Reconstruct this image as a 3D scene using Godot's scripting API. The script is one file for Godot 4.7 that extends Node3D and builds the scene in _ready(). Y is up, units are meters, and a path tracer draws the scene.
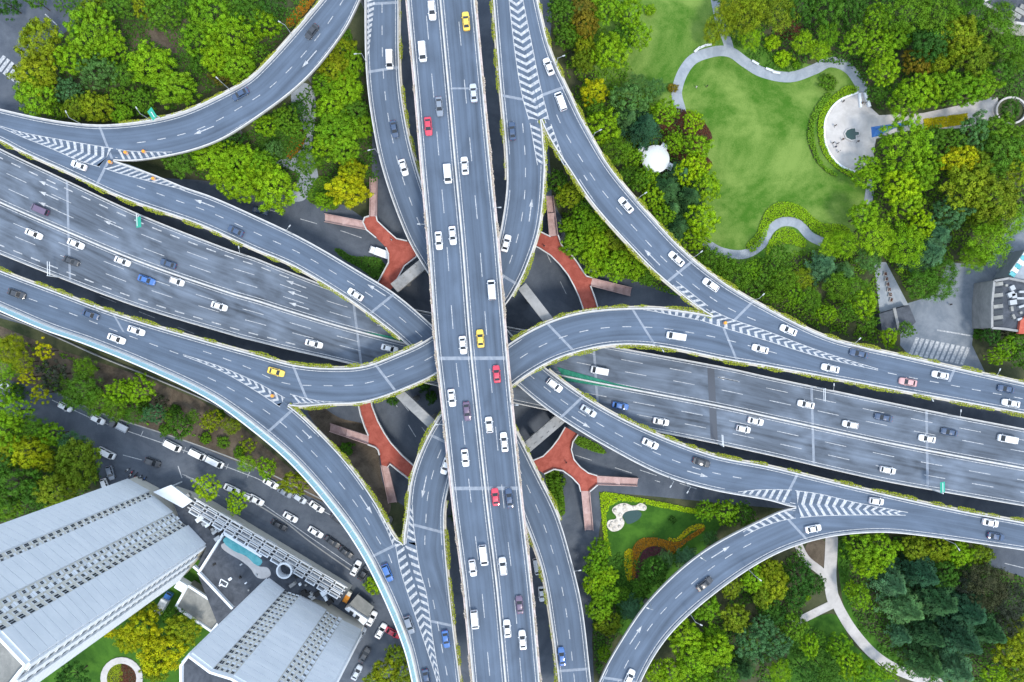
extends Node3D
# A four-level motorway interchange seen straight down from a drone, with parks, streets and two tower blocks.
# Survey: sheet(column, row, x, y) gives the picture place of a traced point; at(x, y, height) lays it out in metres at its own height.

const EYE := 222.0      # camera height in metres
const FOCAL := 776.0    # focal length in pixels
const ROWS := [0.0, 171.0, 342.0, 511.0]

var rng := RandomNumberGenerator.new()
var M := {}              # materials
var taken := {}
var roads := {}
var gores := {}
var crowns := {}
var trunks := []
var foliage := {}

# ------------------------------------------------------------------ mesh builder
class Shape:
	var v := PackedVector3Array()
	var n := PackedVector3Array()
	var c := PackedColorArray()
	var uv := PackedVector2Array()
	var ix := PackedInt32Array()
	func quad(a: Vector3, b: Vector3, d: Vector3, e: Vector3, col := Color.WHITE, ua := Vector2.ZERO, ub := Vector2.ZERO, ud := Vector2.ZERO, ue := Vector2.ZERO) -> void:
		var nn := (b - a).cross(e - a)
		if nn.length_squared() < 1e-12:
			nn = (d - a).cross(e - a)
		if nn.length_squared() < 1e-12:
			nn = Vector3.UP
		quad_n(a, b, d, e, nn.normalized(), col, ua, ub, ud, ue)
	func quad_n(a: Vector3, b: Vector3, d: Vector3, e: Vector3, nn: Vector3, col := Color.WHITE, ua := Vector2.ZERO, ub := Vector2.ZERO, ud := Vector2.ZERO, ue := Vector2.ZERO) -> void:
		var k := v.size()
		v.append(a); v.append(b); v.append(d); v.append(e)
		for i in 4:
			n.append(nn); c.append(col)
		uv.append(ua); uv.append(ub); uv.append(ud); uv.append(ue)
		ix.append_array(PackedInt32Array([k, k + 2, k + 1, k, k + 3, k + 2]))
	func tri(a: Vector3, b: Vector3, d: Vector3, col := Color.WHITE) -> void:
		var k := v.size()
		var nn := (b - a).cross(d - a).normalized()
		v.append(a); v.append(b); v.append(d)
		for i in 3:
			n.append(nn); c.append(col); uv.append(Vector2.ZERO)
		ix.append_array(PackedInt32Array([k, k + 2, k + 1]))
	func box(t: Transform3D, size: Vector3, col := Color.WHITE) -> void:
		var h := size / 2.0
		var p := []
		for i in 8:
			p.append(t * Vector3(h.x if i & 1 else -h.x, h.y if i & 2 else -h.y, h.z if i & 4 else -h.z))
		quad(p[2], p[6], p[7], p[3], col)
		quad(p[0], p[1], p[5], p[4], col)
		quad(p[0], p[2], p[3], p[1], col)
		quad(p[4], p[5], p[7], p[6], col)
		quad(p[0], p[4], p[6], p[2], col)
		quad(p[1], p[3], p[7], p[5], col)
	func bar(a: Vector3, b: Vector3, w: float, h: float, col := Color.WHITE) -> void:
		var d := b - a
		var z := d.normalized()
		var x := (Vector3.UP if absf(z.y) < 0.95 else Vector3.RIGHT).cross(z).normalized()
		box(Transform3D(Basis(x, z.cross(x), z), (a + b) / 2.0), Vector3(w, h, d.length()), col)
	func tube(a: Vector3, b: Vector3, ra: float, rb: float, sides := 8, col := Color.WHITE, cap := true) -> void:
		var z := (b - a).normalized()
		var x := (Vector3.UP if absf(z.y) < 0.95 else Vector3.RIGHT).cross(z).normalized()
		var y := z.cross(x)
		for i in sides:
			var p := TAU * i / sides
			var q := TAU * (i + 1) / sides
			var dp := x * cos(p) + y * sin(p)
			var dq := x * cos(q) + y * sin(q)
			quad(a + dp * ra, a + dq * ra, b + dq * rb, b + dp * rb, col)
			if cap:
				tri(b, b + dp * rb, b + dq * rb, col)
				tri(a, a + dq * ra, a + dp * ra, col)
	func sweep(path: PackedVector3Array, outward: PackedVector3Array, profile: Array, closed := true, col := Color.WHITE) -> void:
		# profile points are (outward, up); outward[i] is the flat direction away from the road at path[i]
		var m := profile.size()
		for i in path.size() - 1:
			for j in (m if closed else m - 1):
				var p: Vector2 = profile[j]
				var q: Vector2 = profile[(j + 1) % m]
				quad(path[i] + outward[i] * p.x + Vector3.UP * p.y, path[i + 1] + outward[i + 1] * p.x + Vector3.UP * p.y,
					path[i + 1] + outward[i + 1] * q.x + Vector3.UP * q.y, path[i] + outward[i] * q.x + Vector3.UP * q.y, col)
		if closed and m > 2:
			for e in [0, path.size() - 1]:
				for j in range(1, m - 1):
					var o: Vector3 = outward[e]
					tri(path[e] + o * profile[0].x + Vector3.UP * profile[0].y, path[e] + o * profile[j].x + Vector3.UP * profile[j].y, path[e] + o * profile[j + 1].x + Vector3.UP * profile[j + 1].y, col)
	func plate(flat: PackedVector2Array, top: float, bottom := NAN, uvs := 0.0) -> void:
		# a flat polygon in x, z; with sides down to bottom if given
		var ids := Geometry2D.triangulate_polygon(flat)
		for i in range(0, ids.size(), 3):
			var k := v.size()
			for j in 3:
				var p := flat[ids[i + j]]
				v.append(Vector3(p.x, top, p.y)); n.append(Vector3.UP); c.append(Color.WHITE); uv.append(p * uvs)
			var a := v[k]
			if (v[k + 1] - a).cross(v[k + 2] - a).y > 0.0:
				ix.append_array(PackedInt32Array([k, k + 2, k + 1]))
			else:
				ix.append_array(PackedInt32Array([k, k + 1, k + 2]))
		if not is_nan(bottom):
			for i in flat.size():
				var p := flat[i]
				var q := flat[(i + 1) % flat.size()]
				quad(Vector3(p.x, top, p.y), Vector3(q.x, top, q.y), Vector3(q.x, bottom, q.y), Vector3(p.x, bottom, p.y))
	func put(mesh: ArrayMesh, m: Material) -> ArrayMesh:
		if v.is_empty():
			return mesh
		var a := []
		a.resize(Mesh.ARRAY_MAX)
		a[Mesh.ARRAY_VERTEX] = v; a[Mesh.ARRAY_NORMAL] = n; a[Mesh.ARRAY_COLOR] = c; a[Mesh.ARRAY_TEX_UV] = uv; a[Mesh.ARRAY_INDEX] = ix
		mesh.add_surface_from_arrays(Mesh.PRIMITIVE_TRIANGLES, a)
		mesh.surface_set_material(mesh.get_surface_count() - 1, m)
		return mesh
	func mesh(m: Material) -> ArrayMesh:
		return put(ArrayMesh.new(), m)

# ------------------------------------------------------------------ naming
func numbered(called: String) -> String:
	taken[called] = taken.get(called, -1) + 1
	return called if taken[called] == 0 else "%s_%03d" % [called, taken[called]]

func tag(o: Node, label := "", category := "", group := "", kind := "") -> Node:
	for pair in [["label", label], ["category", category], ["group", group], ["kind", kind]]:
		if pair[1]:
			o.set_meta(pair[0], pair[1])
	return o

func thing(called: String, label: String, category: String, where := Vector3.ZERO, group := "") -> Node3D:
	var o := Node3D.new()
	o.name = numbered(called)
	add_child(o, true)
	o.position = where
	tag(o, label, category, group)
	return o

func part(called: String, mesh: Mesh, parent: Node) -> MeshInstance3D:
	var o := MeshInstance3D.new()
	o.name = called
	o.mesh = mesh
	parent.add_child(o, true)
	return o

func structure(called: String, label: String, category := "") -> Node3D:
	var o := thing(called, label, category)
	o.set_meta("kind", "structure")
	return o

func sheet_thing(called: String, mesh: Mesh, label: String, category: String, kind := "structure") -> MeshInstance3D:
	var o := MeshInstance3D.new()
	o.name = numbered(called)
	o.mesh = mesh
	add_child(o, true)
	tag(o, label, category, "", kind)
	return o

const ORDER := ["first", "second", "third", "fourth", "fifth", "sixth", "seventh", "eighth", "ninth", "tenth", "eleventh", "twelfth", "thirteenth", "fourteenth", "fifteenth", "sixteenth", "seventeenth", "eighteenth", "nineteenth", "twentieth"]
func ordinal(k: int) -> String:
	if k < 20:
		return ORDER[k]
	var tens := ["twenty", "thirty", "forty"][k / 10 - 2] as String
	return tens + "-" + ORDER[k % 10 - 1] if k % 10 else ["twentieth", "thirtieth", "fortieth"][k / 10 - 2] + ""

# ------------------------------------------------------------------ survey
func sheet(col: int, row: int, x: float, y: float) -> Vector2:
	return Vector2(col * 256.0 + x / 3.988, ROWS[row] + y / 3.988)

func at(p: Vector2, h := 0.0) -> Vector3:
	var d := (EYE - h) / FOCAL
	return Vector3((p.x - 512.0) * d, h, (p.y - 341.0) * d)

func flat(points: PackedVector2Array, h: float) -> PackedVector2Array:
	var out := PackedVector2Array()
	for p in points:
		var q := at(p, h)
		out.append(Vector2(q.x, q.z))
	return out

func vecs(nums: Array) -> PackedVector2Array:
	var out := PackedVector2Array()
	for i in range(0, nums.size(), 2):
		out.append(Vector2(nums[i], nums[i + 1]))
	return out

func zoomed(nums: Array, ox: float, oy: float, k: float) -> PackedVector2Array:
	var out := PackedVector2Array()
	for i in range(0, nums.size(), 2):
		out.append(Vector2(ox + nums[i] / k, oy + nums[i + 1] / k))
	return out

func smooth(pts: PackedVector2Array, closed := false, each := 8) -> PackedVector2Array:
	var out := PackedVector2Array()
	var m := pts.size()
	for i in (m if closed else m - 1):
		var a := pts[(i - 1 + m) % m] if closed or i > 0 else pts[0] * 2.0 - pts[1]
		var b := pts[i]
		var c := pts[(i + 1) % m]
		var d := pts[(i + 2) % m] if closed or i + 2 < m else c * 2.0 - b
		# tangents scaled by chord so that uneven spacing does not wiggle
		var l := b.distance_to(c)
		var tb := (c - a).normalized() * l if a != c else Vector2.ZERO
		var tc := (d - b).normalized() * l if d != b else Vector2.ZERO
		for k in each:
			var t := float(k) / each
			var t2 := t * t
			var t3 := t2 * t
			out.append(b * (2 * t3 - 3 * t2 + 1) + tb * (t3 - 2 * t2 + t) + c * (-2 * t3 + 3 * t2) + tc * (t3 - t2))
	if not closed:
		out.append(pts[m - 1])
	return out

func resample(pts: PackedVector2Array, count: int) -> PackedVector2Array:
	var along := PackedFloat32Array([0.0])
	for i in range(1, pts.size()):
		along.append(along[i - 1] + pts[i].distance_to(pts[i - 1]))
	var out := PackedVector2Array()
	var j := 0
	for k in count:
		var s := along[-1] * k / (count - 1)
		while j < pts.size() - 2 and along[j + 1] < s:
			j += 1
		out.append(pts[j].lerp(pts[j + 1], clampf((s - along[j]) / maxf(along[j + 1] - along[j], 1e-6), 0.0, 1.0)))
	return out

func nearest(line: PackedVector2Array, p: Vector2) -> float:
	# fractional index of the point of the line that is nearest to p
	var best := 1e20
	var where := 0.0
	for i in line.size() - 1:
		var d := line[i + 1] - line[i]
		var t := clampf((p - line[i]).dot(d) / maxf(d.length_squared(), 1e-9), 0.0, 1.0)
		var q := (line[i] + d * t).distance_squared_to(p)
		if q < best:
			best = q
			where = i + t
	return where

# ------------------------------------------------------------------ materials
func lin(r: float, g: float, b: float) -> Color:
	return Color(r, g, b).linear_to_srgb()

func mat(called: String, color: Color, rough := 0.85, spec := 0.5) -> StandardMaterial3D:
	var m := StandardMaterial3D.new()
	m.resource_name = called
	m.albedo_color = color
	m.roughness = rough
	m.metallic_specular = spec
	return m

func noise_image(size: int, seed_: int, freq: float, octaves := 4, stretch := Vector2.ONE) -> Array:
	var f := FastNoiseLite.new()
	f.seed = seed_
	f.noise_type = FastNoiseLite.TYPE_SIMPLEX_SMOOTH
	f.frequency = freq
	f.fractal_octaves = octaves
	f.domain_warp_enabled = false
	var out := []
	out.resize(size * size)
	# wraps on a torus, so that repeats join
	for y in size:
		for x in size:
			var u := TAU * x / size
			var w := TAU * y / size
			out[y * size + x] = f.get_noise_3d(cos(u) * size / TAU * stretch.x + cos(w) * size / TAU * stretch.y * 0.7, sin(u) * size / TAU * stretch.x + 311.0, sin(w) * size / TAU * stretch.y + cos(w) * size / TAU * stretch.y)
	return out

func texture(size: int, fn: Callable) -> ImageTexture:
	var im := Image.create(size, size, false, Image.FORMAT_RGB8)
	for y in size:
		for x in size:
			im.set_pixel(x, y, fn.call(x, y))
	return ImageTexture.create_from_image(im)

func mottled(called: String, a: Color, b: Color, metres: float, seed_: int, rough := 0.95, fine := 0.5, size := 256) -> StandardMaterial3D:
	# two tones in blotches with grain, laid on by world place; a, b are linear colours
	var big := noise_image(size, seed_, 4.0 / size, 4)
	var mid := noise_image(size, seed_ + 3, 18.0 / size, 3)
	var r := RandomNumberGenerator.new()
	r.seed = seed_
	var m := mat(called, Color.WHITE, rough, 0.3)
	m.albedo_texture = texture(size, func(x, y):
		var k: float = clampf(0.5 + big[y * size + x] * 0.85 + mid[y * size + x] * 0.35 + (r.randf() - 0.5) * fine, 0.0, 1.0)
		return a.lerp(b, k).linear_to_srgb())
	m.uv1_triplanar = true
	m.uv1_world_triplanar = true
	m.uv1_scale = Vector3.ONE / metres
	return m

func road_surface(called: String, base: Color, seed_: int, blotch: float) -> StandardMaterial3D:
	# u runs across the road (16 m a tile), v along it (64 m a tile): lengthwise wear streaks, repair blotches, grain
	var size := 512
	var streak := noise_image(size, seed_, 14.0 / size, 3, Vector2(1.0, 0.05))
	var big := noise_image(size, seed_ + 7, 5.0 / size, 4, Vector2(0.6, 1.0))
	var r := RandomNumberGenerator.new()
	r.seed = seed_
	var m := mat(called, Color.WHITE, 0.8, 0.35)
	m.albedo_texture = texture(size, func(x, y):
		var k: float = 1.0 + streak[y * size + x] * 0.34 + big[y * size + x] * blotch + (r.randf() - 0.5) * 0.16
		return Color(base.r * k, base.g * k, base.b * k).linear_to_srgb())
	return m

func leaf_material(called: String, r: float, g: float, b: float) -> StandardMaterial3D:
	var m := mat(called, lin(r, g, b), 0.7, 0.25)
	m.vertex_color_use_as_albedo = true
	m.backlight_enabled = true
	m.backlight = Color(0.42, 0.42, 0.35)
	return m

func make_materials() -> void:
	M.deck = road_surface("deck asphalt", Color(0.080, 0.108, 0.154), 11, 0.26)
	M.old_deck = road_surface("worn deck asphalt", Color(0.100, 0.123, 0.160), 23, 0.75)
	M.street = mottled("street asphalt", Color(0.060, 0.073, 0.096), Color(0.100, 0.116, 0.143), 40.0, 5, 0.85, 0.35)
	M.pale_street = mottled("worn pale street", Color(0.13, 0.155, 0.19), Color(0.20, 0.225, 0.26), 24.0, 6, 0.85, 0.35)
	M.concrete = mottled("concrete", Color(0.20, 0.205, 0.21), Color(0.31, 0.31, 0.31), 22.0, 31, 0.9, 0.3)
	M.barrier = mottled("pale painted concrete", Color(0.40, 0.40, 0.40), Color(0.58, 0.57, 0.56), 9.0, 33, 0.8, 0.3)
	M.paint = mottled("worn road paint", Color(0.20, 0.22, 0.25), Color(0.52, 0.53, 0.55), 3.0, 35, 0.7, 0.5)
	M.joint = mottled("joint filler", Color(0.17, 0.20, 0.25), Color(0.25, 0.28, 0.33), 4.0, 37, 0.8, 0.5)
	M.dark_joint = mat("dark joint filler", lin(0.06, 0.07, 0.09), 0.8)
	M.planter = mottled("planter trough", Color(0.36, 0.34, 0.30), Color(0.50, 0.46, 0.40), 6.0, 39)
	M.rosy = mottled("rosy planter concrete", Color(0.40, 0.34, 0.33), Color(0.56, 0.48, 0.46), 4.0, 40)
	M.ground = mottled("earth under trees", Color(0.034, 0.046, 0.020), Color(0.072, 0.078, 0.042), 30.0, 41, 1.0, 0.6)
	M.soil = mottled("bare earth", Color(0.060, 0.048, 0.036), Color(0.13, 0.105, 0.08), 24.0, 43, 1.0, 0.7)
	M.lawn = mottled("mown lawn", Color(0.042, 0.120, 0.010), Color(0.155, 0.235, 0.052), 60.0, 45, 1.0, 0.45, 384)
	M.deep_lawn = mottled("dark lawn", Color(0.026, 0.080, 0.010), Color(0.055, 0.140, 0.016), 28.0, 47, 1.0, 0.5)
	M.lime_lawn = mottled("bright clipped grass", Color(0.15, 0.34, 0.012), Color(0.24, 0.46, 0.02), 12.0, 49, 1.0, 0.5)
	M.path = mottled("grey path paving", Color(0.22, 0.25, 0.29), Color(0.31, 0.34, 0.38), 14.0, 51, 0.9, 0.3)
	M.plaza = mottled("pale plaza paving", Color(0.39, 0.375, 0.37), Color(0.50, 0.48, 0.475), 16.0, 53, 0.9, 0.25)
	M.red = mottled("red bridge surfacing", Color(0.24, 0.056, 0.040), Color(0.36, 0.098, 0.072), 10.0, 55, 0.9, 0.35)
	M.pink = mottled("pink stair stone", Color(0.36, 0.24, 0.23), Color(0.50, 0.36, 0.34), 7.0, 57, 0.9, 0.4)
	M.white = mottled("white wall finish", Color(0.66, 0.70, 0.75), Color(0.76, 0.79, 0.83), 18.0, 59, 0.75, 0.15)
	M.cream = mottled("cream wall finish", Color(0.58, 0.56, 0.50), Color(0.70, 0.68, 0.62), 9.0, 61, 0.85, 0.2)
	M.dark_roof = mottled("dark felt roof", Color(0.045, 0.052, 0.065), Color(0.085, 0.095, 0.115), 14.0, 63, 0.9, 0.4)
	M.grey_roof = mottled("weathered screed roof", Color(0.17, 0.175, 0.17), Color(0.28, 0.28, 0.265), 16.0, 65, 0.95, 0.4)
	M.turquoise = mottled("turquoise paint", Color(0.07, 0.30, 0.33), Color(0.14, 0.40, 0.43), 6.0, 67, 0.8, 0.3)
	M.metal = mat("white painted steel", lin(0.62, 0.65, 0.68), 0.4)
	M.grey_metal = mat("galvanised steel", lin(0.34, 0.36, 0.38), 0.45)
	M.dark = mat("black rubber", lin(0.012, 0.012, 0.013), 0.8)
	M.glass = mat("dark glazing", lin(0.018, 0.022, 0.028), 0.06, 0.5)
	M.pane = mat("window glass", lin(0.03, 0.035, 0.04), 0.1, 0.5)
	M.lamp = mat("lamp lens", lin(0.28, 0.28, 0.28), 0.2)
	M.tail = mat("red lens", lin(0.35, 0.01, 0.012), 0.25)
	M.orange = mat("orange plastic", lin(0.75, 0.28, 0.02), 0.5)
	M.sign_green = mat("green sign face", lin(0.02, 0.32, 0.22), 0.45)
	M.screen = mat("teal sound screen", lin(0.36, 0.60, 0.63), 0.35)
	M.net = mottled("green debris netting", Color(0.015, 0.13, 0.085), Color(0.04, 0.22, 0.15), 4.0, 69, 0.9, 0.5)
	M.bark = mat("bark", lin(0.06, 0.045, 0.03), 0.95)
	M.blue_bed = mottled("blue paving", Color(0.03, 0.10, 0.32), Color(0.06, 0.18, 0.45), 6.0, 71, 0.8, 0.4)
	M.water = mat("still green water", lin(0.015, 0.05, 0.045), 0.08, 0.5)
	M.rock = mottled("white rockery", Color(0.42, 0.38, 0.33), Color(0.66, 0.62, 0.57), 3.0, 73, 0.95, 0.6)
	M.tile_red = mottled("red roof sheet", Color(0.34, 0.07, 0.05), Color(0.44, 0.12, 0.08), 5.0, 75)
	# leaves: species colours
	foliage = {
		"green": leaf_material("bright green leaves", 0.26, 0.43, 0.012),
		"mid": leaf_material("mid green leaves", 0.135, 0.265, 0.018),
		"deep": leaf_material("deep green leaves", 0.070, 0.170, 0.020),
		"lime": leaf_material("lime leaves", 0.37, 0.54, 0.010),
		"yellow": leaf_material("yellow green leaves", 0.56, 0.51, 0.008),
		"olive": leaf_material("olive leaves", 0.28, 0.33, 0.014),
		"bronze": leaf_material("bronze leaves", 0.25, 0.19, 0.02),
		"blue": leaf_material("blue green needles", 0.046, 0.122, 0.040),
		"teal": leaf_material("grey green leaves", 0.105, 0.225, 0.070),
		"brown": leaf_material("brown twigs", 0.065, 0.070, 0.042),
		"maroon": leaf_material("maroon leaves", 0.13, 0.045, 0.032),
		"gold": leaf_material("golden hedge leaves", 0.34, 0.36, 0.035),
		"hedge": leaf_material("hedge leaves", 0.13, 0.20, 0.025),
		"pinkish": leaf_material("pink blossom", 0.62, 0.50, 0.50),
		"flower_yellow": leaf_material("yellow flowers", 0.62, 0.50, 0.01),
		"flower_orange": leaf_material("orange flowers", 0.46, 0.19, 0.014),
		"flower_purple": leaf_material("purple flowers", 0.13, 0.035, 0.06),
		"flower_blue": leaf_material("blue flowers", 0.03, 0.11, 0.40),
	}

# ------------------------------------------------------------------ roads
func gore(key: String, line: Array, h_nose: float, h_end: float) -> void:
	# the seam between two roadways, from the nose where they part to where they are one
	var px := resample(smooth(vecs(line)), 80)
	gores[key] = {"px": px, "a": h_nose, "b": h_end}

func gore_height(key: String, p: Vector2) -> float:
	var g: Dictionary = gores[key]
	return lerpf(g.a, g.b, nearest(g.px, p) / 79.0)

func survey_road(key: String, left: Array, right: Array, heights: Array, seams := []) -> Dictionary:
	var a := smooth(vecs(left))
	var b := smooth(vecs(right))
	var length := 0.0
	for i in a.size() - 1:
		length += a[i].distance_to(a[i + 1])
	var count := int(length / 5.0) + 2
	a = resample(a, count)
	b = resample(b, count)
	var mid := PackedVector2Array()
	for i in count:
		mid.append((a[i] + b[i]) / 2.0)
	var knots := []
	for k in heights:
		knots.append([nearest(mid, Vector2(k[0], k[1])), k[2]])
	knots.sort_custom(func(x, y): return x[0] < y[0])
	var hs := PackedFloat32Array()
	for i in count:
		var h: float = knots[0][1]
		for k in knots.size() - 1:
			if i >= knots[k][0]:
				h = lerpf(knots[k][1], knots[k + 1][1], clampf((i - knots[k][0]) / maxf(knots[k + 1][0] - knots[k][0], 0.01), 0.0, 1.0))
		hs.append(h)
	var soft := hs.duplicate()
	for i in count:
		var sum := 0.0
		for k in range(-6, 7):
			sum += hs[clampi(i + k, 0, count - 1)]
		soft[i] = sum / 13.0
	for s in seams:
		for i in count:
			var w := nearest(gores[s].px, mid[i])
			var reach := nearest(mid, gores[s].px[0])
			var back := nearest(mid, gores[s].px[79])
			if (i >= reach) == (back >= reach):
				soft[i] = lerpf(gores[s].a, gores[s].b, w / 79.0)
			else:
				var away := absf(i - reach)
				if away < 14.0:
					soft[i] = lerpf(gores[s].a, soft[i], away / 14.0)
	var L := PackedVector3Array()
	var R := PackedVector3Array()
	var along := PackedFloat32Array([0.0])
	for i in count:
		L.append(at(a[i], soft[i]))
		R.append(at(b[i], soft[i]))
		if i:
			along.append(along[i - 1] + ((L[i] + R[i]) / 2.0).distance_to((L[i - 1] + R[i - 1]) / 2.0))
	var r := {"key": key, "n": count, "a": a, "b": b, "mid": mid, "L": L, "R": R, "along": along}
	roads[key] = r
	return r

func place(r: Dictionary, i: float, u: float) -> Vector3:
	var k := clampi(int(i), 0, r.n - 2)
	var t := clampf(i - k, 0.0, 1.0)
	return (r.L[k] as Vector3).lerp(r.L[k + 1], t).lerp((r.R[k] as Vector3).lerp(r.R[k + 1], t), u)

func ahead(r: Dictionary, i: float, u := 0.5) -> Vector3:
	return (place(r, minf(i + 0.6, r.n - 1.001), u) - place(r, maxf(i - 0.6, 0.0), u)).normalized()

func index_at(r: Dictionary, s: float) -> float:
	var lo := 0
	var hi: int = r.n - 1
	while hi - lo > 1:
		var m := (lo + hi) / 2
		if r.along[m] <= s: lo = m
		else: hi = m
	return lo + clampf((s - r.along[lo]) / maxf(r.along[hi] - r.along[lo], 1e-5), 0.0, 1.0)

func edge_path(r: Dictionary, side: int, from := 0.0, to := -1.0) -> Array:
	# [points, outward directions] along one edge between two fractional stations
	if to < 0.0:
		to = r.n - 1.0
	var pts := PackedVector3Array()
	var out := PackedVector3Array()
	var stops := [from]
	for i in range(int(from) + 1, int(ceil(to))):
		stops.append(float(i))
	stops.append(to)
	for i in stops:
		pts.append(place(r, i, float(side)))
		var d := ahead(r, i, float(side))
		var o := Vector3(-d.z, 0, d.x).normalized()
		var across := place(r, i, 1.0) - place(r, i, 0.0)
		if o.dot(across) < 0.0:
			o = -o
		out.append(o if side == 1 else -o)
	return [pts, out]

func spans(r: Dictionary, side: int, given: Array) -> Array:
	var line: PackedVector2Array = r.b if side else r.a
	var out := []
	for s in given:
		var f := 0.0 if s[0] == null else nearest(line, Vector2(s[0][0], s[0][1]))
		var t: float = r.n - 1.0 if s[1] == null else nearest(line, Vector2(s[1][0], s[1][1]))
		if t - f > 0.5:
			out.append([f, t])
	return out

const BARRIER := [Vector2(0.0, -0.3), Vector2(0.0, 0.85), Vector2(-0.06, 0.9), Vector2(-0.26, 0.9), Vector2(-0.34, 0.55), Vector2(-0.5, 0.0), Vector2(-0.5, -0.3)]

func leaf_strip(path: Array, w0: float, w1: float, h: float, per_metre: float, size: float, seed_: int) -> Shape:
	# a clipped plant strip between the outward offsets w0 and w1, standing h above the path
	var s := Shape.new()
	var r := RandomNumberGenerator.new()
	r.seed = seed_
	var wave := FastNoiseLite.new()
	wave.seed = seed_
	wave.frequency = 0.13
	var pts: PackedVector3Array = path[0]
	var outs: PackedVector3Array = path[1]
	var s0 := 0.0
	for i in pts.size() - 1:
		var l := pts[i].distance_to(pts[i + 1])
		for k in int(l * per_metre + r.randf()):
			var t := r.randf()
			var full := clampf(0.75 + wave.get_noise_1d(s0 + l * t) * 1.1, 0.12, 1.15)
			if r.randf() > full:
				continue
			var w := lerpf(w0, w0 + (w1 - w0) * full, r.randf())
			var o := outs[i].lerp(outs[i + 1], t)
			var c := pts[i].lerp(pts[i + 1], t) + o * w + Vector3.UP * (h * full * sqrt(r.randf()))
			leaf(s, c, (Vector3.UP * 0.9 + o * (w - (w0 + w1) / 2.0) + Vector3(r.randfn(), r.randfn(), r.randfn()) * 0.35).normalized(), size * r.randf_range(0.7, 1.3), r, tone(r))
		s0 += l
	return s

func tone(r: RandomNumberGenerator) -> Color:
	var k := r.randf_range(0.55, 1.0)
	return Color(k * r.randf_range(0.85, 1.0), k, k * r.randf_range(0.7, 1.0))

func leaf(s: Shape, c: Vector3, n: Vector3, size: float, r: RandomNumberGenerator, col: Color, soft := Vector3.ZERO) -> void:
	var x := n.cross(Vector3(r.randfn(), r.randfn(), r.randfn())).normalized() * size
	var y := n.cross(x.normalized()) * size * 0.62
	s.quad_n(c - x, c - y, c + x, c + y, soft if soft != Vector3.ZERO else n, col)

func build_road(key: String, label: String, options: Dictionary) -> Node3D:
	var r: Dictionary = roads[key]
	var root := structure(options.get("called", "elevated_road"), label, "elevated road")
	r.node = root
	var top := Shape.new()
	var under := Shape.new()
	var L: PackedVector3Array = r.L
	var R: PackedVector3Array = r.R
	var D := Vector3.DOWN
	for i in r.n - 1:
		var w0 := L[i].distance_to(R[i]) / 16.0
		var w1 := L[i + 1].distance_to(R[i + 1]) / 16.0
		var v0: float = r.along[i] / 64.0
		var v1: float = r.along[i + 1] / 64.0
		top.quad(L[i], R[i], R[i + 1], L[i + 1], Color.WHITE, Vector2(0, v0), Vector2(w0, v0), Vector2(w1, v1), Vector2(0, v1))
		var sec := []
		for j in [i, i + 1]:
			var l := L[j]
			var q := R[j]
			sec.append([l + D * 0.01, l + D * 0.35, l.lerp(q, 0.2) + D * 0.6, l.lerp(q, 0.28) + D * 1.7, l.lerp(q, 0.72) + D * 1.7, l.lerp(q, 0.8) + D * 0.6, q + D * 0.35, q + D * 0.01])
		for j in 7:
			under.quad(sec[0][j], sec[1][j], sec[1][j + 1], sec[0][j + 1])
	var mesh := top.mesh(options.get("surface", M.deck))
	under.put(mesh, M.concrete)
	part("deck", mesh, root)
	for side in 2:
		for s in spans(r, side, options.get("walls", [[[null, null]], [[null, null]]])[side]):
			var path := edge_path(r, side, s[0], s[1])
			var w := Shape.new()
			w.sweep(path[0], path[1], BARRIER)
			part("barrier", w.mesh(M.barrier), root)
			var e := Shape.new()
			e.sweep(path[0], path[1], [Vector2(-1.02, 0.012), Vector2(-0.84, 0.012)], false)
			part("edge_line", e.mesh(M.paint), root)
		for s in spans(r, side, options.get("hedges", [[], []])[side]):
			var path := edge_path(r, side, s[0], s[1])
			var b := Shape.new()
			b.sweep(path[0], path[1], [Vector2(0.02, -0.2), Vector2(0.02, 0.42), Vector2(0.5, 0.42), Vector2(0.5, -0.2)])
			part("planter", b.mesh(M.rosy if key == "M" else M.planter), root)
			var h := leaf_strip(path, 0.0, options.get("hedge_width", 1.0), 0.7, 60.0, 0.15, hash(key) + side)
			part("hedge", h.mesh(foliage[options.get("hedge", "gold")]), root)
	return root

func dashes(key: String, u: float, on: float, off: float, from = null, to = null, wide := 0.16, shift := 0.0) -> void:
	var r: Dictionary = roads[key]
	var f := 0.0 if from == null else nearest(r.mid, Vector2(from[0], from[1]))
	var t: float = r.n - 1.0 if to == null else nearest(r.mid, Vector2(to[0], to[1]))
	var s: float = r.along[int(f)] + shift
	var e: float = r.along[int(t)]
	while s + on < e:
		var sh := Shape.new()
		var steps := 1 + int(on / 2.0)
		for k in steps:
			var i0 := index_at(r, s + on * k / steps)
			var i1 := index_at(r, s + on * (k + 1) / steps)
			var p := place(r, i0, u) + Vector3.UP * 0.014
			var q := place(r, i1, u) + Vector3.UP * 0.014
			var w := Vector3(-(q - p).z, 0, (q - p).x).normalized() * wide / 2.0
			sh.quad(p - w, p + w, q + w, q - w)
		part("lane_dash", sh.mesh(M.paint), r.node)
		s += on + off

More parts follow.
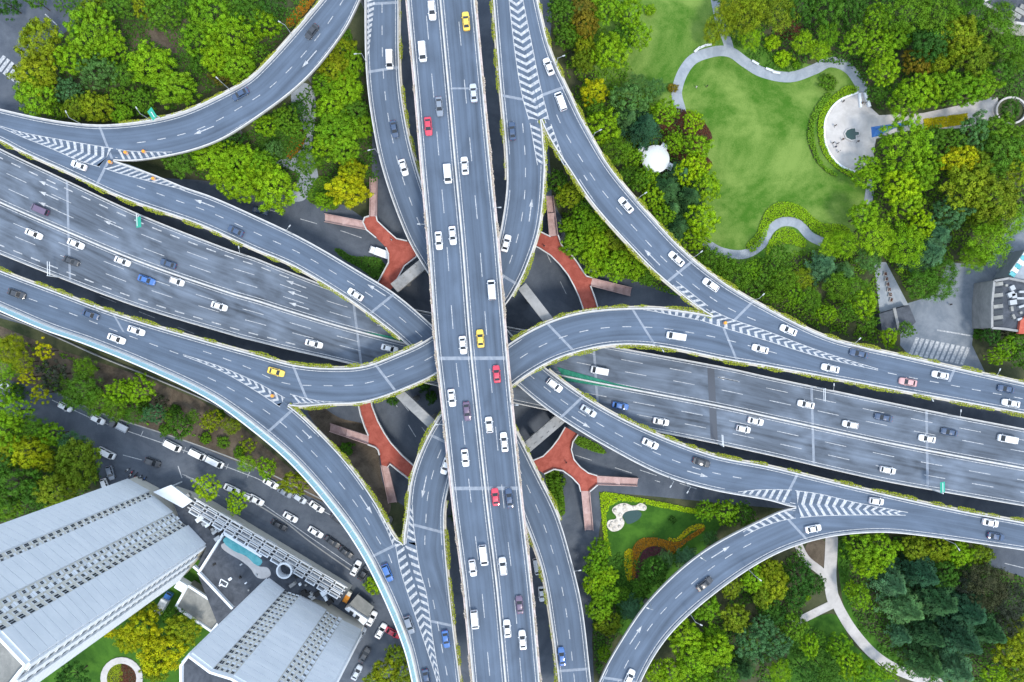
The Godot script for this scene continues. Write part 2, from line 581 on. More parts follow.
func joint(key: String, p: Vector2, wide := 0.55, m: Material = null, u0 := 0.0, u1 := 1.0) -> void:
	var r: Dictionary = roads[key]
	var i := nearest(r.mid, p)
	var d := ahead(r, i)
	var a := place(r, i, u0)
	var b := place(r, i, u1)
	var inset := (b - a).normalized() * 0.52
	if u0 == 0.0: a += inset
	if u1 == 1.0: b -= inset
	var sh := Shape.new()
	var w := d * wide / 2.0
	var up := Vector3.UP * 0.008
	for k in 4:
		var p0 := a.lerp(b, k / 4.0) + up
		var p1 := a.lerp(b, (k + 1) / 4.0) + up
		sh.quad(p0 - w, p1 - w, p1 + w, p0 + w)
	part("expansion_joint", sh.mesh(m if m else M.joint), r.node)

func arrow(key: String, p: Vector2, dir: float, turn := 0) -> void:
	var r: Dictionary = roads[key]
	var i := nearest(r.mid, p)
	var u := across_at(r, i, p)
	var c := place(r, i, u) + Vector3.UP * 0.014
	var f := ahead(r, i, u) * dir
	var x := Vector3(-f.z, 0, f.x).normalized()
	var sh := Shape.new()
	sh.quad(c - f * 2.9 - x * 0.13, c - f * 2.9 + x * 0.13, c + f * 1.0 + x * 0.13, c + f * 1.0 - x * 0.13)
	sh.tri(c + f * 1.0 - x * 0.52, c + f * 1.0 + x * 0.52, c + f * 3.0)
	if turn:
		sh.quad(c - f * 0.6, c - f * 0.2, c + f * 1.2 + x * 1.0 * turn, c + f * 0.8 + x * 1.0 * turn)
		sh.tri(c + f * 0.5 + x * 0.9 * turn, c + f * 1.5 + x * 0.8 * turn, c + f * 1.2 + x * 1.7 * turn)
	part("lane_arrow", sh.mesh(M.paint), r.node)

func across_at(r: Dictionary, i: float, p: Vector2) -> float:
	var k := clampi(int(i), 0, r.n - 2)
	var t := i - k
	var a: Vector2 = (r.a[k] as Vector2).lerp(r.a[k + 1], t)
	var b: Vector2 = (r.b[k] as Vector2).lerp(r.b[k + 1], t)
	return clampf((p - a).dot(b - a) / (b - a).length_squared(), 0.03, 0.97)

func deck_height(key: String, p: Vector2) -> float:
	# height of a road's surface at a picture place, or -1 where it has none
	var r: Dictionary = roads[key]
	var k := int(nearest(r.mid, p))
	for i in range(maxi(k - 8, 0), mini(k + 8, r.n - 1)):
		for t in [[r.a[i], r.b[i], r.b[i + 1], i, i, i + 1], [r.a[i], r.b[i + 1], r.a[i + 1], i, i + 1, i + 1]]:
			var a: Vector2 = t[0]
			var v0: Vector2 = t[1] - a
			var v1: Vector2 = t[2] - a
			var d := v0.cross(v1)
			if absf(d) < 1e-6:
				continue
			var u := (p - a).cross(v1) / d
			var w := v0.cross(p - a) / d
			if u >= -0.02 and w >= -0.02 and u + w <= 1.04:
				return lerpf(lerpf(r.L[t[3]].y, r.L[t[4]].y, clampf(u, 0, 1)), r.L[t[5]].y, clampf(w, 0, 1))
	return -1.0

func paint_height(key: String, p: Vector2) -> float:
	var h := -1.0
	for r in {"upper": ["R1", "A1"], "screen": ["R3", "F"], "crown": ["R3", "G"], "lawn": ["G", "R4"], "foot": ["F", "R4"], "lower": ["R2", "A3"]}[key]:
		h = maxf(h, deck_height(r, p))
	return h if h > 0.0 else gore_height(key, p)

func hatch(key: String, owner: String, one: Array, two: Array, period: float, point: float, lines := true) -> void:
	# stripes between two traced lines over a seam; point > 0 makes chevrons that reach forward by that many metres at the middle
	var a := resample(smooth(vecs(one)), 60)
	var b := resample(smooth(vecs(two)), 60)
	var A := PackedVector3Array()
	var B := PackedVector3Array()
	var outs := PackedVector3Array()
	var along := PackedFloat32Array([0.0])
	for i in 60:
		var mid := paint_height(key, (a[i] + b[i]) / 2.0)
		A.append(at(a[i], maxf(paint_height(key, a[i]), mid - 0.1) + 0.05))
		B.append(at(b[i], maxf(paint_height(key, b[i]), mid - 0.1) + 0.05))
		if i:
			along.append(along[i - 1] + ((A[i] + B[i]) / 2.0).distance_to((A[i - 1] + B[i - 1]) / 2.0))
	for side in [A, B]:
		var soft: PackedVector3Array = side.duplicate()
		for i in 60:
			var top := 0.0
			for k in range(-4, 5):
				top += side[clampi(i + k, 0, 59)].y / 9.0
			soft[i].y = maxf(top, side[i].y)
		for i in 60:
			side[i] = soft[i]
	var node: Node3D = roads[owner].node
	# the paving of the seam, slightly proud of both decks
	var pave := Shape.new()
	for i in 59:
		var v0 := along[i] / 64.0
		var v1 := along[i + 1] / 64.0
		var d := Vector3.DOWN * 0.012
		pave.quad(A[i] + d, B[i] + d, B[i + 1] + d, A[i + 1] + d, Color.WHITE, Vector2(0, v0), Vector2(0.3, v0), Vector2(0.3, v1), Vector2(0, v1))
	part("gore_paving", pave.mesh(M.deck), node)
	var r := {"n": 60, "L": A, "R": B, "along": along}
	var s := 0.4
	while s + period < along[59]:
		var i0 := index_at(r, s)
		var i1 := index_at(r, s + period * 0.42)
		var sh := Shape.new()
		var p0 := place(r, i0, 0.0)
		var p1 := place(r, i1, 0.0)
		var q0 := place(r, i0, 1.0)
		var q1 := place(r, i1, 1.0)
		if p0.distance_to(q0) > 0.5:
			if point != 0.0:
				var m0 := place(r, index_at(r, s + point), 0.5)
				var m1 := place(r, index_at(r, s + point + period * 0.42), 0.5)
				sh.quad(p0, m0, m1, p1)
				sh.quad(m0, q0, q1, m1)
				part("chevron", sh.mesh(M.paint), node)
			else:
				q0 = place(r, index_at(r, s + 1.2), 1.0)
				q1 = place(r, index_at(r, s + 1.2 + period * 0.42), 1.0)
				sh.quad(p0, q0, q1, p1)
				part("hatch_stripe", sh.mesh(M.paint), node)
		s += period
	if lines:
		for e in [A, B]:
			var o := PackedVector3Array()
			for i in 60:
				var d: Vector3 = (e[mini(i + 1, 59)] - e[maxi(i - 1, 0)])
				o.append(Vector3(-d.z, 0, d.x).normalized())
			var l := Shape.new()
			l.sweep(e, o, [Vector2(-0.09, 0.006), Vector2(0.09, 0.006)], false)
			part("gore_line", l.mesh(M.paint), node)

func pier(r: Dictionary, i: float, base_u := [0.5]) -> void:
	var root: Node3D = r.node
	var d := ahead(r, i)
	var a := place(r, i, 0.18)
	var b := place(r, i, 0.82)
	var sh := Shape.new()
	sh.bar(a + Vector3.DOWN * 2.3, b + Vector3.DOWN * 2.3, 1.6, 1.2)
	for u in base_u:
		var c := place(r, i, u)
		sh.tube(Vector3(c.x, -0.2, c.z), Vector3(c.x, c.y - 2.4, c.z), 0.9, 0.9, 12)
	part("pier", sh.mesh(M.concrete), root)

# ------------------------------------------------------------------ vehicles
# body: [station along, half width, top]; cabin: [rear base, rear roof, front roof, front base, roof height, base half width, roof half width]
const KINDS := {
	"saloon": {"body": [[-2.32, 0.66, 0.78], [-2.2, 0.83, 0.95], [-1.6, 0.90, 1.0], [-0.9, 0.91, 0.98], [0.9, 0.91, 0.96], [1.25, 0.90, 0.93], [2.0, 0.85, 0.80], [2.25, 0.72, 0.66], [2.34, 0.52, 0.56]], "cabin": [-1.85, -1.05, 0.30, 1.15, 1.45, 0.80, 0.62]},
	"hatchback": {"body": [[-2.05, 0.70, 0.86], [-1.95, 0.84, 1.0], [-1.2, 0.89, 1.02], [0.8, 0.89, 0.98], [1.2, 0.88, 0.94], [1.8, 0.83, 0.82], [2.0, 0.70, 0.68], [2.08, 0.52, 0.58]], "cabin": [-1.96, -1.5, 0.25, 1.1, 1.52, 0.79, 0.63]},
	"suv": {"body": [[-2.3, 0.74, 0.95], [-2.2, 0.88, 1.12], [-1.2, 0.94, 1.15], [0.9, 0.94, 1.1], [1.3, 0.93, 1.05], [2.0, 0.88, 0.95], [2.25, 0.76, 0.8], [2.34, 0.6, 0.68]], "cabin": [-2.15, -1.75, 0.3, 1.15, 1.75, 0.84, 0.68]},
	"van": {"body": [[-2.55, 0.82, 1.0], [-2.45, 0.93, 1.2], [-1.0, 0.95, 1.2], [1.5, 0.95, 1.15], [1.9, 0.93, 1.08], [2.3, 0.88, 0.9], [2.42, 0.72, 0.75]], "cabin": [-2.5, -2.35, 1.15, 1.95, 1.98, 0.88, 0.80]},
}
var car_parts := {}
var paints := {}

func make_car_shapes() -> void:
	for kind in KINDS:
		var k: Dictionary = KINDS[kind]
		var rings := []
		for b in k.body:
			var w: float = b[1]
			var t: float = b[2]
			var ring := []
			for p in [[w * 0.55, t + 0.03], [w * 0.86, t], [w, t - 0.13], [w * 1.0, t * 0.5], [w * 0.93, 0.24]]:
				ring.append(Vector3(b[0], p[1], p[0]))
			for j in range(4, -1, -1):
				ring.append(ring[j] * Vector3(1, 1, -1))
			rings.append(ring)
		var body := Shape.new()
		for i in rings.size() - 1:
			for j in 10:
				body.quad(rings[i][j], rings[i + 1][j], rings[i + 1][(j + 1) % 10], rings[i][(j + 1) % 10])
		for e in [0, rings.size() - 1]:
			for j in range(1, 9):
				body.tri(rings[e][0], rings[e][j], rings[e][j + 1])
		var c: Array = k.cabin
		var belt: float = k.body[3][2] - 0.06
		var lo := [Vector3(c[0], belt, c[5]), Vector3(c[3], belt, c[5]), Vector3(c[3], belt, -c[5]), Vector3(c[0], belt, -c[5])]
		var hi := [Vector3(c[1], c[4] - 0.04, c[6]), Vector3(c[2], c[4] - 0.03, c[6]), Vector3(c[2], c[4] - 0.03, -c[6]), Vector3(c[1], c[4] - 0.04, -c[6])]
		var frame := Shape.new()
		for j in 4:
			frame.quad(lo[j], lo[(j + 1) % 4], hi[(j + 1) % 4], hi[j])
		var roof := Shape.new()
		for i in 4:
			for j in 4:
				var cs := []
				for q in [[i, j], [i + 1, j], [i + 1, j + 1], [i, j + 1]]:
					var u: float = q[0] / 4.0
					var v: float = q[1] / 4.0
					var p: Vector3 = (hi[0] as Vector3).lerp(hi[1], u).lerp((hi[3] as Vector3).lerp(hi[2], u), v)
					cs.append(p + Vector3.UP * (0.075 * (1.0 - pow(2 * u - 1, 2)) * (1.0 - 0.6 * pow(2 * v - 1, 2)) + 0.004))
				roof.quad(cs[0], cs[1], cs[2], cs[3])
		var pane := func(a: Vector3, b: Vector3, d: Vector3, e: Vector3, inset: float) -> Shape:
			var s := Shape.new()
			var m := (a + b + d + e) / 4.0
			var nn := (b - a).cross(e - a).normalized()
			if nn.dot(m - Vector3(0, 0.9, 0)) < 0.0:
				nn = -nn
			var q := []
			for p in [a, b, d, e]:
				q.append(p.lerp(m, inset) + nn * 0.012)
			s.quad(q[0], q[1], q[2], q[3])
			return s
		var glass := {"windscreen": pane.call(lo[1], lo[2], hi[2], hi[1], 0.10), "rear_window": pane.call(lo[3], lo[0], hi[0], hi[3], 0.13)}
		var parts := {"body": body, "pillars": frame, "roof": roof}
		var sides := []
		for z in [0, 1]:
			var a: Vector3 = lo[0] if z == 0 else lo[3]
			var b: Vector3 = lo[1] if z == 0 else lo[2]
			var d: Vector3 = hi[1] if z == 0 else hi[2]
			var e: Vector3 = hi[0] if z == 0 else hi[3]
			sides.append(pane.call(a.lerp(b, 0.06), a.lerp(b, 0.47), e.lerp(d, 0.47), e.lerp(d, 0.06), 0.10))
			sides.append(pane.call(a.lerp(b, 0.50), a.lerp(b, 0.93), e.lerp(d, 0.95), e.lerp(d, 0.50), 0.10))
		var wheel := Shape.new()
		wheel.tube(Vector3(0, 0, -0.11), Vector3(0, 0, 0.11), 0.32, 0.32, 14)
		var hub := Shape.new()
		hub.tube(Vector3(0, 0, -0.125), Vector3(0, 0, 0.125), 0.19, 0.19, 10)
		var lamp := Shape.new()
		var last: Array = k.body[-2]
		lamp.box(Transform3D(Basis.from_euler(Vector3(0, 0, -0.5)), Vector3(last[0] - 0.05, last[2] - 0.03, 0)), Vector3(0.26, 0.10, 0.28))
		var tail := Shape.new()
		var first: Array = k.body[0]
		tail.box(Transform3D(Basis(), Vector3(first[0] + 0.03, first[2] - 0.06, 0)), Vector3(0.14, 0.16, 0.30))
		var mirror := Shape.new()
		mirror.box(Transform3D(), Vector3(0.14, 0.13, 0.20))
		car_parts[kind] = {"body": parts.body.mesh(null), "pillars": frame.mesh(null), "roof": roof.mesh(null), "glass": {}, "sides": [], "wheel": wheel.mesh(M.dark), "hub": hub.mesh(M.grey_metal), "lamp": lamp.mesh(M.lamp), "tail": tail.mesh(M.tail), "mirror": mirror.mesh(null), "cabin": c, "spec": k}
		for g in glass:
			car_parts[kind].glass[g] = glass[g].mesh(M.glass)
		for g in sides:
			car_parts[kind].sides.append(g.mesh(M.glass))
	for p in {"white": [0.74, 0.75, 0.77], "silver": [0.42, 0.46, 0.52], "grey": [0.16, 0.19, 0.24], "black": [0.022, 0.026, 0.035], "navy": [0.025, 0.055, 0.12], "blue": [0.03, 0.12, 0.36], "red": [0.50, 0.025, 0.06], "pink": [0.48, 0.27, 0.27], "yellow": [0.72, 0.50, 0.06], "purple": [0.10, 0.065, 0.12], "teal": [0.10, 0.30, 0.33]}.keys():
		var v: Array = {"white": [0.74, 0.75, 0.77], "silver": [0.42, 0.46, 0.52], "grey": [0.16, 0.19, 0.24], "black": [0.022, 0.026, 0.035], "navy": [0.025, 0.055, 0.12], "blue": [0.03, 0.12, 0.36], "red": [0.50, 0.025, 0.06], "pink": [0.48, 0.27, 0.27], "yellow": [0.72, 0.50, 0.06], "purple": [0.10, 0.065, 0.12], "teal": [0.10, 0.30, 0.33]}[p]
		var m := mat(p + " car paint", lin(v[0], v[1], v[2]), 0.35, 0.5)
		m.clearcoat_enabled = true
		m.clearcoat = 0.7
		m.clearcoat_roughness = 0.06
		paints[p] = m

func car(kind: String, paint: String, where: Vector3, front: Vector3, label: String, group: String, roof_paint := "") -> void:
	var names := {"saloon": "car", "hatchback": "car", "suv": "car", "van": "van", "truck": "truck", "pickup": "pickup truck"}
	var called: String = {"saloon": "saloon_car", "hatchback": "hatchback_car", "suv": "off_road_car", "van": "van", "truck": "box_truck", "pickup": "pickup_truck"}[kind]
	var root := thing(called, label, names[kind], where, group)
	var f := front.normalized()
	var side := f.cross(Vector3.UP).normalized()
	var grow := 0.94 + 0.12 * float(hash(label) % 100) / 100.0
	root.basis = Basis(f * grow, side.cross(f) * (0.97 + 0.06 * float(hash(label + "h") % 100) / 100.0), side * (0.97 + 0.06 * float(hash(label + "w") % 100) / 100.0))
	if kind in ["truck", "pickup"]:
		truck(root, kind, paint)
		return
	var k: Dictionary = car_parts[kind]
	for n in ["body", "pillars", "roof"]:
		part(n, k[n], root).material_override = paints[roof_paint if n == "roof" and roof_paint else paint]
	for g in k.glass:
		part(g, k.glass[g], root)
	for g in k.sides:
		part("side_window", g, root)
	var reach: float = k.spec.body[-1][0] * 0.62
	for x in [-reach, reach]:
		for z in [-0.80, 0.80]:
			var w := part("wheel", k.wheel, root)
			w.position = Vector3(x, 0.32, z)
			part("rim", k.hub, w)
	for z in [-0.50, 0.50]:
		part("headlight", k.lamp, root).position = Vector3(0, 0, z)
		part("tail_light", k.tail, root).position = Vector3(0, 0, z)
	for z in [-1.0, 1.0]:
		var m := part("mirror", k.mirror, root)
		m.position = Vector3(k.cabin[3] - 0.35, 1.0, z)
		m.material_override = paints[paint]

func truck(root: Node3D, kind: String, paint: String) -> void:
	var cab := Shape.new()
	cab.box(Transform3D(Basis(), Vector3(2.0, 0.95, 0)), Vector3(1.7, 1.1, 1.9))
	cab.box(Transform3D(Basis(), Vector3(1.85, 1.75, 0)), Vector3(1.3, 0.52, 1.74))
	part("cab", cab.mesh(paints[paint]), root)
	var w := Shape.new()
	w.quad(Vector3(2.80, 1.46, -0.8), Vector3(2.80, 1.46, 0.8), Vector3(2.515, 1.98, 0.74), Vector3(2.515, 1.98, -0.74))
	part("windscreen", w.mesh(M.glass), root)
	var bed := Shape.new()
	if kind == "truck":
		bed.box(Transform3D(Basis(), Vector3(-1.0, 1.75, 0)), Vector3(4.1, 2.3, 2.1))
		for x in 6:
			bed.box(Transform3D(Basis(), Vector3(-2.8 + x * 0.72, 2.915, 0)), Vector3(0.06, 0.03, 2.08))
		part("cargo_box", bed.mesh(paints["white"]), root)
	else:
		bed.box(Transform3D(Basis(), Vector3(-0.9, 0.75, 0)), Vector3(3.4, 0.3, 1.8))
		for z in [-0.87, 0.87]:
			bed.box(Transform3D(Basis(), Vector3(-0.9, 1.1, z)), Vector3(3.4, 0.4, 0.06))
		bed.box(Transform3D(Basis(), Vector3(-2.57, 1.1, 0)), Vector3(0.06, 0.4, 1.68))
		part("cargo_bed", bed.mesh(paints["silver"]), root)
	var chassis := Shape.new()
	chassis.box(Transform3D(Basis(), Vector3(-0.2, 0.5, 0)), Vector3(5.2, 0.18, 0.9))
	part("chassis", chassis.mesh(M.dark), root)
	for x in [-1.6, 1.9]:
		for z in [-0.8, 0.8]:
			var wheel := part("wheel", car_parts["van"].wheel, root)
			wheel.position = Vector3(x, 0.32, z)
			part("rim", car_parts["van"].hub, wheel)

# [road, column, row, x, y, kind, paint, travel (1 along the survey, -1 against it)]
const CARS := [
	["A1", 0, 0, 970, 370, "saloon", "navy", 1], ["A1", 1, 0, 228, 125, "saloon", "black", 1],
	["R1", 0, 0, 320, 662, "saloon", "white", -1], ["R1", 0, 1, 948, 245, "saloon", "navy", -1], ["R1", 1, 1, 405, 500, "saloon", "white", -1], ["R1", 2, 3, 198, 577, "saloon", "blue", -1],
	["M", 1, 0, 703, 50, "suv", "white", 1], ["M", 1, 0, 665, 220, "van", "white", 1], ["M", 1, 0, 838, 80, "saloon", "yellow", -1], ["M", 1, 0, 868, 365, "saloon", "silver", -1],
	["M", 1, 0, 732, 432, "saloon", "grey", 1], ["M", 1, 0, 688, 515, "saloon", "red", 1], ["M", 1, 0, 833, 660, "saloon", "white", -1], ["M", 1, 1, 765, 18, "van", "white", 1],
	["M", 1, 1, 785, 262, "saloon", "white", 1], ["M", 1, 1, 730, 287, "saloon", "white", 1], ["M", 1, 1, 940, 467, "van", "white", -1], ["M", 1, 1, 895, 665, "saloon", "yellow", -1], ["M", 1, 2, 826, 15, "saloon", "white", 1],
	["M", 1, 2, 960, 118, "saloon", "red", -1], ["M", 1, 2, 782, 232, "saloon", "white", 1], ["M", 1, 2, 842, 280, "saloon", "purple", 1], ["M", 1, 2, 930, 325, "hatchback", "white", -1], ["M", 1, 2, 990, 388, "saloon", "white", -1],
	["M", 1, 2, 835, 468, "saloon", "white", 1], ["M", 1, 2, 955, 612, "saloon", "red", -1], ["M", 1, 2, 1010, 610, "saloon", "navy", -1],
	["M", 1, 3, 865, 235, "hatchback", "white", 1], ["M", 1, 3, 908, 180, "van", "white", 1], ["M", 1, 3, 873, 440, "van", "white", 1], ["M", 1, 3, 985, 213, "suv", "white", -1], ["M", 1, 3, 1002, 463, "saloon", "white", -1],
	["M", 2, 3, 30, 362, "saloon", "purple", -1], ["M", 2, 3, 42, 503, "saloon", "white", -1],
	["R2", 1, 0, 535, 245, "van", "white", 1], ["R2", 1, 0, 553, 518, "saloon", "navy", 1], ["R2", 1, 0, 590, 670, "saloon", "white", 1],
	["R2", 2, 2, 165, 167, "suv", "white", 1], ["R2", 2, 2, 300, 270, "saloon", "silver", 1], ["R2", 2, 2, 545, 400, "saloon", "white", 1], ["R2", 2, 2, 745, 473, "saloon", "black", 1], ["R2", 3, 2, 427, 632, "hatchback", "white", 1], ["R2", 3, 3, 882, 45, "saloon", "white", 1],
	["R3", 1, 0, 1018, 540, "saloon", "navy", 1], ["R3", 1, 1, 995, 295, "saloon", "white", 1], ["R3", 0, 1, 45, 508, "saloon", "black", 1], ["R3", 0, 1, 358, 578, "saloon", "navy", 1], ["R3", 0, 1, 543, 640, "saloon", "white", 1], ["R3", 1, 2, 110, 110, "saloon", "yellow", 1],
	["F", 0, 1, 468, 668, "saloon", "white", 1], ["F", 1, 3, 525, 240, "suv", "blue", 1], ["F", 1, 3, 613, 450, "suv", "grey", 1], ["F", 1, 3, 682, 665, "saloon", "navy", 1],
	["G", 2, 0, 145, 268, "saloon", "white", -1], ["G", 2, 0, 193, 408, "van", "white", -1], ["G", 2, 1, 450, 133, "saloon", "white", -1], ["G", 2, 1, 650, 347, "saloon", "white", -1], ["G", 2, 1, 785, 450, "suv", "white", -1], ["G", 3, 1, 75, 632, "saloon", "white", -1], ["G", 3, 2, 355, 45, "saloon", "navy", -1], ["G", 3, 2, 683, 132, "saloon", "white", -1], ["G", 3, 2, 943, 187, "saloon", "navy", -1],
	["R4", 2, 1, 632, 668, "van", "white", 1], ["R4", 2, 2, 985, 28, "saloon", "white", 1], ["R4", 3, 2, 238, 108, "saloon", "white", 1], ["R4", 3, 2, 560, 155, "saloon", "pink", 1], ["R4", 3, 2, 962, 243, "saloon", "white", 1], ["R4", 1, 2, 758, 490, "saloon", "white", 1], ["R4", 1, 3, 760, 500, "saloon", "blue", 1],
	["A3", 2, 3, 760, 297, "saloon", "black", 1], ["A3", 2, 3, 465, 668, "saloon", "white", 1], ["A3", 3, 3, 163, 80, "saloon", "white", 1], ["A3", 3, 3, 907, 98, "saloon", "navy", 1],
	["E", 0, 1, 182, 155, "van", "purple", -1], ["E", 0, 1, 688, 370, "saloon", "navy", -1], ["E", 0, 1, 108, 253, "saloon", "white", 1], ["E", 0, 1, 290, 292, "saloon", "white", 1], ["E", 0, 1, 235, 362, "saloon", "black", 1], ["E", 0, 1, 480, 362, "saloon", "white", 1],
	["E", 0, 1, 560, 437, "saloon", "blue", 1], ["E", 0, 1, 698, 442, "hatchback", "white", 1], ["E", 0, 1, 848, 542, "saloon", "white", 1], ["E", 1, 2, 188, 12, "saloon", "white", 1], ["E", 1, 2, 520, 28, "saloon", "white", 1],
	["X", 2, 2, 360, 113, "van", "white", -1], ["X", 2, 2, 410, 255, "saloon", "blue", 1], ["X", 2, 2, 565, 318, "saloon", "white", 1], ["X", 2, 2, 960, 315, "saloon", "white", 1], ["X", 2, 2, 900, 347, "hatchback", "white", 1],
	["X", 3, 2, 168, 247, "saloon", "white", -1], ["X", 3, 2, 477, 300, "saloon", "navy", -1], ["X", 3, 2, 333, 328, "hatchback", "white", -1], ["X", 3, 2, 735, 358, "saloon", "navy", -1], ["X", 3, 2, 638, 384, "saloon", "white", -1], ["X", 3, 2, 965, 385, "van", "white", -1], ["X", 3, 2, 448, 510, "hatchback", "white", 1],
]
# vehicles on the ground: [column, row, x, y, kind, paint, heading in picture degrees (0 right, 90 down)]
const STREET_CARS := [
	[0, 2, 20, 172, "saloon", "white", 30], [0, 2, 265, 258, "hatchback", "white", 27], [0, 2, 395, 308, "hatchback", "white", 27], [0, 2, 482, 334, "pickup", "black", 207], [0, 2, 695, 413, "van", "white", 27], [0, 2, 793, 447, "van", "white", 27], [0, 2, 862, 478, "van", "white", 27],
	[0, 2, 432, 442, "van", "white", 27], [0, 2, 613, 478, "suv", "black", 20], [0, 2, 928, 585, "saloon", "white", 25], [0, 2, 998, 618, "hatchback", "white", 25], [1, 2, 62, 562, "saloon", "white", 30], [1, 2, 245, 655, "saloon", "white", 35], [1, 3, 140, 22, "saloon", "white", 30], [1, 3, 240, 82, "saloon", "white", 32],
	[1, 3, 308, 122, "saloon", "black", 35], [1, 3, 360, 162, "saloon", "black", 38], [1, 3, 400, 225, "saloon", "white", -62], [1, 3, 433, 243, "saloon", "black", -55], [1, 3, 463, 425, "saloon", "white", -62], [1, 3, 500, 475, "saloon", "white", -60], [1, 3, 547, 482, "saloon", "red", 30], [1, 3, 435, 570, "saloon", "black", -60],
	[1, 1, 495, 327, "truck", "white", 200], [2, 3, 118, 328, "saloon", "white", 85], [2, 3, 100, 220, "van", "white", 80], [1, 1, 20, 160, "saloon", "navy", 14], [0, 3, 665, 357, "truck", "blue", -60], [1, 2, 178, 622, "hatchback", "silver", 34], [1, 2, 5, 628, "saloon", "white", 30], [1, 2, 118, 598, "saloon", "grey", 32], [1, 3, 95, 54, "saloon", "black", 30], [1, 3, 420, 488, "saloon", "grey", -60], [1, 3, 404, 640, "saloon", "silver", -62], [0, 2, 425, 572, "hatchback", "white", 70], [0, 2, 445, 520, "hatchback", "grey", 75], [1, 2, 330, 705, "saloon", "black", 36],
]

func place_cars() -> void:
	var where := {"A1": "the curved ramp by the upper grove", "R1": "the ramp from upper split to bottom", "M": "the topmost central viaduct", "R2": "the ramp from top to lower split", "R3": "the ramp from teal screen to top", "F": "the ramp with the teal screen", "G": "the outer ramp beside the lawn park", "R4": "the ramp from lawn to bottom", "A3": "the curved flower-garden ramp", "E": "the wide road above the towers", "X": "the wide road below the lawn", "S": "the ground-level streets"}
	var list := []
	for c in CARS:
		list.append({"road": c[0], "p": sheet(c[1], c[2], c[3], c[4]), "kind": c[5], "paint": c[6], "dir": c[7]})
	for c in STREET_CARS:
		list.append({"road": "S", "p": sheet(c[0], c[1], c[2], c[3]), "kind": c[4], "paint": c[5], "dir": c[6]})
	list.sort_custom(func(a, b): return a.p.y < b.p.y)
	var total := {}
	for c in list:
		c.id = [c.road, c.kind, c.paint]
		total[c.id] = total.get(c.id, 0) + 1
	var seen := {}
	for c in list:
		seen[c.id] = seen.get(c.id, -1) + 1
		var said := {"saloon": "saloon car", "hatchback": "hatchback", "suv": "high-roofed car", "van": "van", "truck": "box truck", "pickup": "pickup truck"}[c.kind] as String
		var colour := {"navy": "dark blue", "purple": "dark purple", "pink": "dusty pink"}.get(c.paint, c.paint) as String
		var label := "%s %s on %s" % [colour, said, where[c.road]] if total[c.id] == 1 else "%s %s from the top on %s" % [ordinal(seen[c.id]), colour + " " + said, where[c.road]]
		var group := "vehicles on the ground-level streets" if c.road == "S" else "vehicles on the elevated roads"
		if c.road == "S":
			var f := Vector3(cos(deg_to_rad(c.dir)), 0, sin(deg_to_rad(c.dir)))
			car(c.kind, c.paint, at(c.p, 0.07), f, label, group)
		else:
			var r: Dictionary = roads["E" if c.road == "X" else c.road]
			var i := nearest(r.mid, c.p)
			var u := across_at(r, i, c.p)
			car(c.kind, c.paint, place(r, i, u) + Vector3.UP * 0.015, ahead(r, i, u) * c.dir, label, group)

